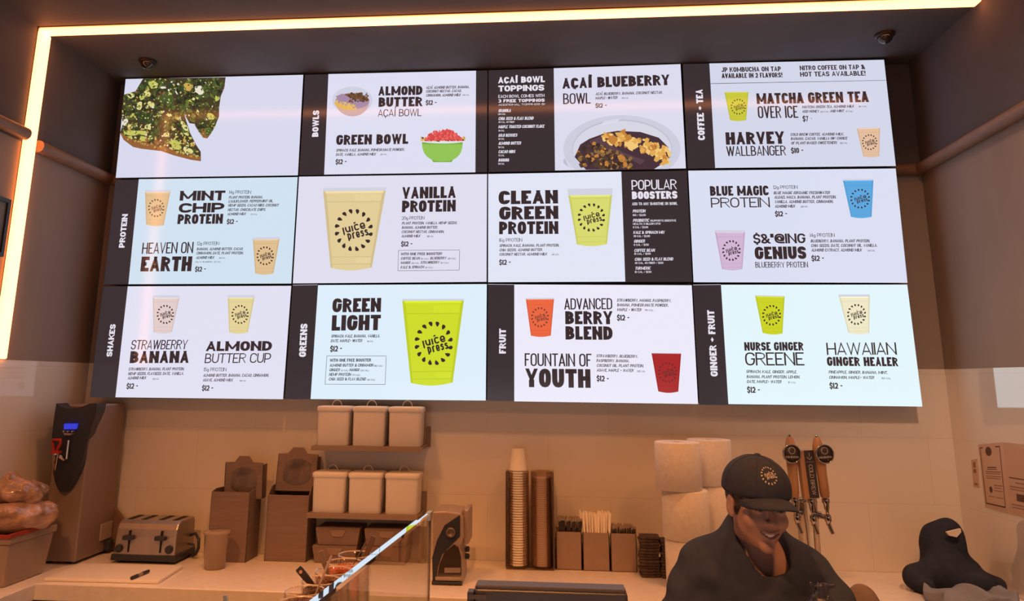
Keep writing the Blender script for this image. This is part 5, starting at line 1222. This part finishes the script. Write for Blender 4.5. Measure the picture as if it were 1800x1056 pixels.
# ------------------------------------------------------------------ black knotted bag and brown sack beside the person
kx, ky = .893, -1.985
t = thing('plastic_bag', 'black shiny bag with a knotted top in front of the person', 'bag', (kx, ky, ZF))
def bf(X):
    d = ell(X, (0,0,.105), (.085,.07,.105)); d = s_union(d, cap(X, (0,0,.18), (.0,0,.262), .05, .011), .04)
    d = s_union(d, cap(X, (.0,0,.262), (-.022,-.004,.272), .006, .003), .008); d = s_union(d, cap(X, (.0,0,.262), (.028,.004,.268), .006, .003), .008)
    a = np.arctan2(X[1], X[0]); return np.maximum(d+.0035*np.sin(a*13+X[2]*20)*np.clip(X[2]/.2, 0, 1), -(X[2]-.001))
organic('bag', bf, (-.12,-.1,-.01), (.12,.1,.3), .005, mat('bag_black', linear=(.026,.030,.050), rough=.38, bump=.3, scale=30), t)
t = thing('paper_sack', 'rounded brown paper sack at the lower edge beside the person', 'sack', (1.118, -1.595, ZF))
def pf(X):
    return np.maximum(ell(X, (0,0,.06), (.062,.05,.125))+.002*np.sin(X[0]*90)*np.sin(X[2]*70), -(X[2]-.001))
organic('sack', pf, (-.08,-.07,-.01), (.08,.07,.2), .005, mat('sack_brown', linear=(.15,.115,.10), rough=.8, bump=.2, scale=30), t)
# ------------------------------------------------------------------ person
def head_axes(psi, th, rho):
    f = np.array([math.sin(psi)*math.cos(th), -math.cos(psi)*math.cos(th), -math.sin(th)]); l = np.array([math.cos(psi), math.sin(psi), 0]); u = np.cross(l, f)
    if u[2] < 0: u = -u
    c, s = math.cos(rho), math.sin(rho); return np.stack([c*l+s*u, f, -s*l+c*u], 1)
HS = .905
HR = head_axes(math.radians(11), math.radians(5), math.radians(-4))
HP = at(1331, 887, y=-1.65)
def hw(p): return HP+HR@(np.array(p, float)*HS)
def hl(X):
    d = [X[i]-HP[i] for i in range(3)]; return [(d[0]*HR[0,i]+d[1]*HR[1,i]+d[2]*HR[2,i])/HS for i in range(3)]
person = thing('person', 'smiling person in a black cap and black top leaning over the counter', 'person', (.86, -1.3, 0))
NB = np.array((.868, -1.565, 1.325)); CH = np.array((.862, -1.545, 1.19)); PV = np.array((.85, -1.38, .93))
SR, SL = np.array((.718, -1.555, 1.255)), np.array((.988, -1.585, 1.243))
ER, EL = np.array((.640, -1.58, 1.118)), np.array((1.06, -1.70, 1.13))
WR, WL = np.array((.67, -1.80, 1.095)), np.array((1.03, -1.88, 1.12))
def hand(X, w, toward, side, d0):
    """Palm, four unequal bent fingers and a thumb, resting on the counter."""
    w = np.array(w); f = np.array(toward, float); f /= np.linalg.norm(f); s = np.array((f[1], -f[0], 0))*side
    p1 = w+f*.085+(0,0,-.012)
    d = s_union(d0, cap(X, w, w+f*.03, .026, .03), .02); d = s_union(d, cap(X, w+f*.045+s*.018, p1+s*.022, .016, .013), .015); d = s_union(d, cap(X, w+f*.045-s*.018, p1-s*.022, .016, .013), .015)
    for k, L in ((-1.5,.055), (-.5,.07), (.5,.074), (1.5,.066)):
        a = p1+s*k*.016; m = a+f*L*.55+(0,0,.004); e = a+f*L*.95+(0,0,-.012)
        d = s_union(d, np.minimum(cap(X, a, m, .0088, .0082), cap(X, m, e, .0082, .0068)), .005)
    a = w+f*.03+s*.028; m = a+f*.035+s*.022; e = m+f*.03+s*.004
    return s_union(d, np.minimum(cap(X, a, m, .0115, .0095), cap(X, m, e, .0095, .0075)), .008)
def head(X):
    q = hl(X); ax = [np.abs(q[0]), q[1], q[2]]
    d = ell(q, (0,-.015,.032), (.074,.094,.084))
    d = s_union(d, ell(q, (0,.034,-.034), (.057,.052,.078)), .028)
    d = s_union(d, ell(ax, (.040,.014,-.052), (.016,.030,.026)), .02)                 # jaw
    d = s_union(d, ell(q, (0,.072,-.101), (.021,.016,.014)), .018)                  # chin
    d = s_union(d, ell(ax, (.040,.062,-.030), (.022,.020,.020)), .025)              # cheeks
    d = s_union(d, ell(ax, (.028,.080,.024), (.026,.012,.009)), .014)               # brow
    d = s_sub(d, ell(ax, (.031,.098,.004), (.018,.016,.012)), .014)                 # sockets
    d = s_union(d, ell(ax, (.031,.074,.004), (.0165,.0125,.0125)), .006)            # lids
    d = s_sub(d, ell(ax, (.031,.089,.0035), (.0115,.012,.0016)), .0010)              # eye slit
    d = s_union(d, cap(q, (0,.086,.018), (0,.104,-.022), .0075, .0095), .012)       # nose
    d = s_union(d, ell(q, (0,.108,-.027), (.0105,.0095,.0085)), .006); d = s_union(d, ell(ax, (.0105,.098,-.028), (.0075,.009,.0065)), .011)
    yy = lambda x: .0885-7*x*x
    up = lambda x: -.0575+.0105*(abs(x)/.034)**1.7; dn = lambda x: -.0710+.024*(abs(x)/.034)**1.7
    xs_ = [-.034, -.023, -.0115, 0, .0115, .023, .034]
    for i in range(6):
        a_, b_ = xs_[i], xs_[i+1]
        d = s_union(d, cap(q, (a_,yy(a_),up(a_)), (b_,yy(b_),up(b_)), .0036, .0036), .004)
        d = s_union(d, cap(q, (a_,yy(a_)-.001,dn(a_)), (b_,yy(b_)-.001,dn(b_)), .0046, .0046), .004)
    for i in range(9):
        x = -.0272+.0068*i; d = s_sub(d, ell(q, (x, yy(x)+.003, (up(x)+dn(x))/2), (.0045, .008, max(.0022, (up(x)-dn(x))/2-.0006))), .001)
    d = s_sub(d, cap(ax, (.034,.088,-.036), (.036,.083,-.066), .0018, .0018), .007)  # smile folds
    for sx in (1,):
        e = ell(ax, (.079,-.006,-.004), (.010,.019,.031)); e = s_sub(e, ell(ax, (.090,-.002,.0), (.008,.010,.018)), .006); e = s_union(e, ell(ax, (.077,.004,-.028), (.007,.009,.010)), .008)
        d = s_union(d, e, .006)
    return d*HS
def body_sdf(X):
    d = head(X)
    a = hw((0,-.034,-.045)); d = s_union(d, cap(X, a, NB+(0,.02,-.02), .047, .053), .010)
    d = s_union(d, cap(X, SR+(.05,.02,.005), SL+(-.05,.02,.005), .05, .05), .05)
    d = s_union(d, cap(X, NB+(0,.025,-.07), CH+(0,.02,0), .078, .11), .04)
    d = s_union(d, cap(X, CH, PV, .11, .115), .06)
    for S, E, Wp, s, tw in ((SR, ER, WR, -1, (.12,-1,0)), (SL, EL, WL, 1, (-.25,-1,0))):
        d = s_union(d, cap(X, S, E, .050, .040), .03); d = s_union(d, cap(X, E, Wp, .039, .027), .015)
        d = hand(X, Wp, tw, -s, d)
    return d
SKIN = mat('skin', linear=(.33,.205,.175), rough=.5, noise=.06, scale=30, spec=.35); LIPS = mat('lip', linear=(.31,.175,.15), rough=.4)
bo = organic('body', body_sdf, (.52,-2.09,.80), (1.22,-1.22,1.62), .0037, [SKIN, LIPS], person)
off = person.location; bo.location = (-off[0], -off[1], -off[2])
me = bo.data; co = np.empty(len(me.vertices)*3); me.vertices.foreach_get('co', co); co = co.reshape(-1, 3)
q = hl([co[:,0], co[:,1], co[:,2]])
lx = np.abs(q[0]); lipv = (lx < .035) & (q[1] > .06) & (q[2] < -.0575+.0105*(lx/.034)**1.7+.0040) & (q[2] > -.0710+.024*(lx/.034)**1.7-.0052)
for p in me.polygons:
    if all(lipv[i] for i in p.vertices): p.material_index = 1
def plate(name, m, rings, lab=None, parent=person, smooth=True):
    b = MB(); b.loft(rings, smooth=smooth); o = b.build(name, m, parent)
    if lab: part(o, lab)
    return o
for s in (-1, 1):
    b = MB(); c = hw((s*.031,.0728,.0035)); r = .0118*HS
    b.lathe([(r*math.sin(a), -r*math.cos(a)) for a in [PI*i/10 for i in range(11)]], tuple(c), 16, cap0=False, cap1=False); e = b.build('eye', mat('eye_shaded', linear=(.16,.13,.11), rough=.2), person); part(e, 'eye')  # eyeball colour darkened to paint the shade over the eyes
    b = MB(); c2 = c+HR[:,1]*r*.90; f = HR[:,1]
    b.add([tuple(c2+(HR[:,0]*math.cos(a)+HR[:,2]*math.sin(a))*.0046+f*.0008) for a in [2*PI*i/14 for i in range(14)]], [tuple(range(14))]); sub(b, 'iris', mat('iris_dark', linear=(.02,.013,.01), rough=.2), e, person, fix=False)
    b = MB(); b.tube([hw((s*.0185,.0815,.0015)), hw((s*.024,.0860,.0052)), hw((s*.031,.0872,.0064)), hw((s*.038,.0850,.0050)), hw((s*.0445,.0795,.0005))], [.0008,.0013,.0015,.0014,.0008], 6); b.build('eyelashes', mat('hair_dark', linear=(.030,.022,.020), rough=.6), person)
    b = MB(); b.tube([hw((s*.012,.092,.022)), hw((s*.028,.094,.027)), hw((s*.048,.083,.022))], [.003,.0036,.0018], 8); b.build('eyebrow', mat('hair_dark', linear=(.030,.022,.020), rough=.6), person)
b = MB(); rings = []
for k in range(13):
    x = -.026+k*.052/12; zu = -.0575+.0105*(abs(x)/.034)**1.7; zd = -.0710+.024*(abs(x)/.034)**1.7; y = .0885-7*x*x
    rings.append([hw((x, y-.008, zu)), hw((x, y-.0028, zu)), hw((x, y-.0028, zd+.001)), hw((x, y-.008, zd+.001))])
b.loft([[tuple(r_) for r_ in r] for r in rings]); part(b.build('teeth', mat('teeth_white', linear=(.78,.74,.70), rough=.3), person), 'white smiling teeth')
# hair: dark, drawn back under the cap, a knot behind and loose strands at the ear
HAIR = mat('hair_dark')
def hair_sdf(X):
    q = hl(X); ax = [np.abs(q[0]), q[1], q[2]]
    d = ell(q, (0,-.020,.03), (.081,.098,.088)); d = np.maximum(d, q[2]-.055)
    cut = np.maximum(q[1]-.022+.5*np.maximum(0, -q[2]-.0), -(q[2]+.052)); d = np.maximum(d, q[1]-.030-.25*q[2]); d = np.maximum(d, -(q[2]+.062))
    d = s_sub(d, ell(ax, (.086,-.004,-.012), (.02,.022,.030)), .008)
    d = s_union(d, ell(q, (.0,-.118,-.015), (.036,.036,.045)), .02)
    d = s_union(d, cap(ax, (.069,.024,.035), (.072,.018,-.012), .008, .003), .006)
    return d*HS
lo, hi = HP-.19, HP+.19
ho = organic('hair', hair_sdf, tuple(lo), tuple(hi), .005, HAIR, person); ho.location = bo.location
# black top with a loose collar
TOPM = mat('black_jersey', linear=(.032,.042,.072), rough=.9, spec=.2, noise=.12, scale=25, bump=.12)
def top_sdf(X):
    d = cap(X, SR+(.045,.02,-.012), SL+(-.045,.02,-.012), .074, .074)
    d = s_union(d, cap(X, NB+(0,.02,-.07), CH, .115, .145), .07); d = s_union(d, cap(X, CH, PV, .145, .14), .07)
    for S, E, Wp in ((SR, ER, WR), (SL, EL, WL)):
        d = s_union(d, cap(X, S, E, .068, .056), .05); d = s_union(d, cap(X, E, E*.45+Wp*.55, .055, .045), .03)
    col = cap(X, NB+(-.004,.03,-.05), NB+(-.004,.035,.022), .092, .074); d = s_union(d, col, .035)
    hole = cap(X, NB+(.006,-.062,-.035), NB+(.0,-.01,.12), .056, .078); d = s_sub(d, hole, .012)
    hole = cap(X, NB+(.004,-.110,.000), NB+(.004,-.10,.05), .046, .064); d = s_sub(d, hole, .014)
    w = .0035*np.sin(X[0]*40+X[2]*55+np.sin(X[1]*30))+.003*np.sin(X[2]*70-X[0]*30+1)
    d = d+w*np.clip((1.30-X[2])/.06, 0, 1)
    return np.maximum(d, .90-X[2])
to = organic('black_top', top_sdf, (.50,-1.92,.87), (1.26,-1.20,1.40), .007, TOPM, person, smooth_it=2); to.location = bo.location
TRO = mat('black_trousers', linear=(.03,.03,.04), rough=.9)
def tro(X):
    d = cap(X, PV+(-.05,0,.0), PV+(.05,0,0), .125, .125)
    for s in (-1, 1):
        hp = PV+(s*.085,.02,-.05); kn = np.array((.85+s*.1,-1.36,.50)); an = np.array((.85+s*.1,-1.31,.09))
        d = s_union(d, cap(X, hp, kn, .095, .068), .04); d = s_union(d, cap(X, kn, an, .068, .052), .03)
    return np.maximum(np.maximum(d, X[2]-.955), .06-X[2])
po = organic('trousers', tro, (.58,-1.55,.03), (1.12,-1.16,1.0), .014, TRO, person); po.location = bo.location
for s in (-1, 1):
    def sh(X, s=s):
        c = (.85+s*.1,-1.36,.045); return np.maximum(s_union(ell(X, (c[0],c[1]-.02,.042), (.045,.13,.045)), ell(X, (c[0],-1.31,.07), (.042,.06,.06)), .03), -(X[2]-.0005))
    so = organic('shoe', sh, (.85+s*.1-.07,-1.54,-.012), (.85+s*.1+.07,-1.22,.14), .009, BLACKP, person); so.location = bo.location
# cap
CAPM = mat('cap_black', linear=(.028,.036,.062), rough=.85, spec=.25, noise=.1, scale=60)
cc = (0,-.012,.040); cr = (.0945,.116,.099)
def cdome(th, ph, k=1.0): return (cc[0]+cr[0]*k*math.cos(ph)*math.sin(th), cc[1]+cr[1]*k*math.cos(ph)*math.cos(th), cc[2]+cr[2]*k*math.sin(ph)**.86 if ph > 0 else cc[2]+.03*ph)
NT = 48
rings = [[tuple(hw(cdome(2*PI*i/NT, ph, k))) for i in range(NT)] for ph, k in [(-.35,.965),(-.35,1.0),(-.1,1.0)]+[(PI/2*j/12*.995+.02, 1.0) for j in range(13)]]
b = MB(); b.loft(rings, False, True); capo = b.build('cap', CAPM, person, fix=True); part(capo, 'black baseball cap')
b = MB(); top = hw((cc[0],cc[1],cc[2]+cr[2]-.001)); b.lathe([(.010,-.001),(.0095,.003),(.005,.006),(.0,.0065)], tuple(top), 14, cap0=False, cap1=False); sub(b, 'button', CAPM, capo, person)
for k in range(3):
    th = PI/6+k*PI/3
    b = MB(); b.tube([hw(cdome(th+(PI if j > 12 else 0), (PI/2*j/12 if j <= 12 else PI/2*(24-j)/12)*.98+.02, 1.002)) for j in range(25)], .0011, 6); sub(b, 'seam', CAPM, capo, person)
rings = []
for layer in (0, 1):
    pass
N = 25; up_, lo_ = [], []
for j in range(8):
    v = j/7
    r_up, r_lo = [], []
    for i in range(N):
        u = -1+2*i/(N-1); th = u*1.02
        x0, y0, z0 = cdome(th, -.05, .985)
        reach = .072*math.sqrt(max(0, 1-abs(u)**2.6)); y = y0+reach*v; x = x0*(1-.04*v)
        z = z0+.002-.022*(x/.08)**2-.010*v*v-.004*v
        r_up.append(tuple(hw((x, y, z+.0022)))); r_lo.append(tuple(hw((x, y, z-.0022))))
    up_.append(r_up); lo_.append(r_lo)
b = MB(); grid = up_+lo_[::-1]
b.loft(grid, False, False, closed=False); b.loft([lo_[0], up_[0]], False, False, closed=False)
sub(b, 'brim', CAPM, capo, person)
b = MB()
def onc(P):
    """Lay emblem points (x right, y down, metres) on the front of the cap, left of its middle as worn."""
    out = []
    for x, y in P:
        th = (x-.012)/.102; ph = .60-y/.102; p = cdome(th, ph, 1.012); out.append(tuple(hw(p)))
    b.poly(out)
emblem(lambda P: onc(P), 0, 0, .0285, .0285)
# larger pale pips as the photo shows
part(sub(b, 'emblem', mat('emblem_thread', linear=(.42,.40,.38), rough=.6), capo, person, fix=False), 'pale round emblem')
for o in bpy.data.objects:
    if '_off' in o: del o['_off']
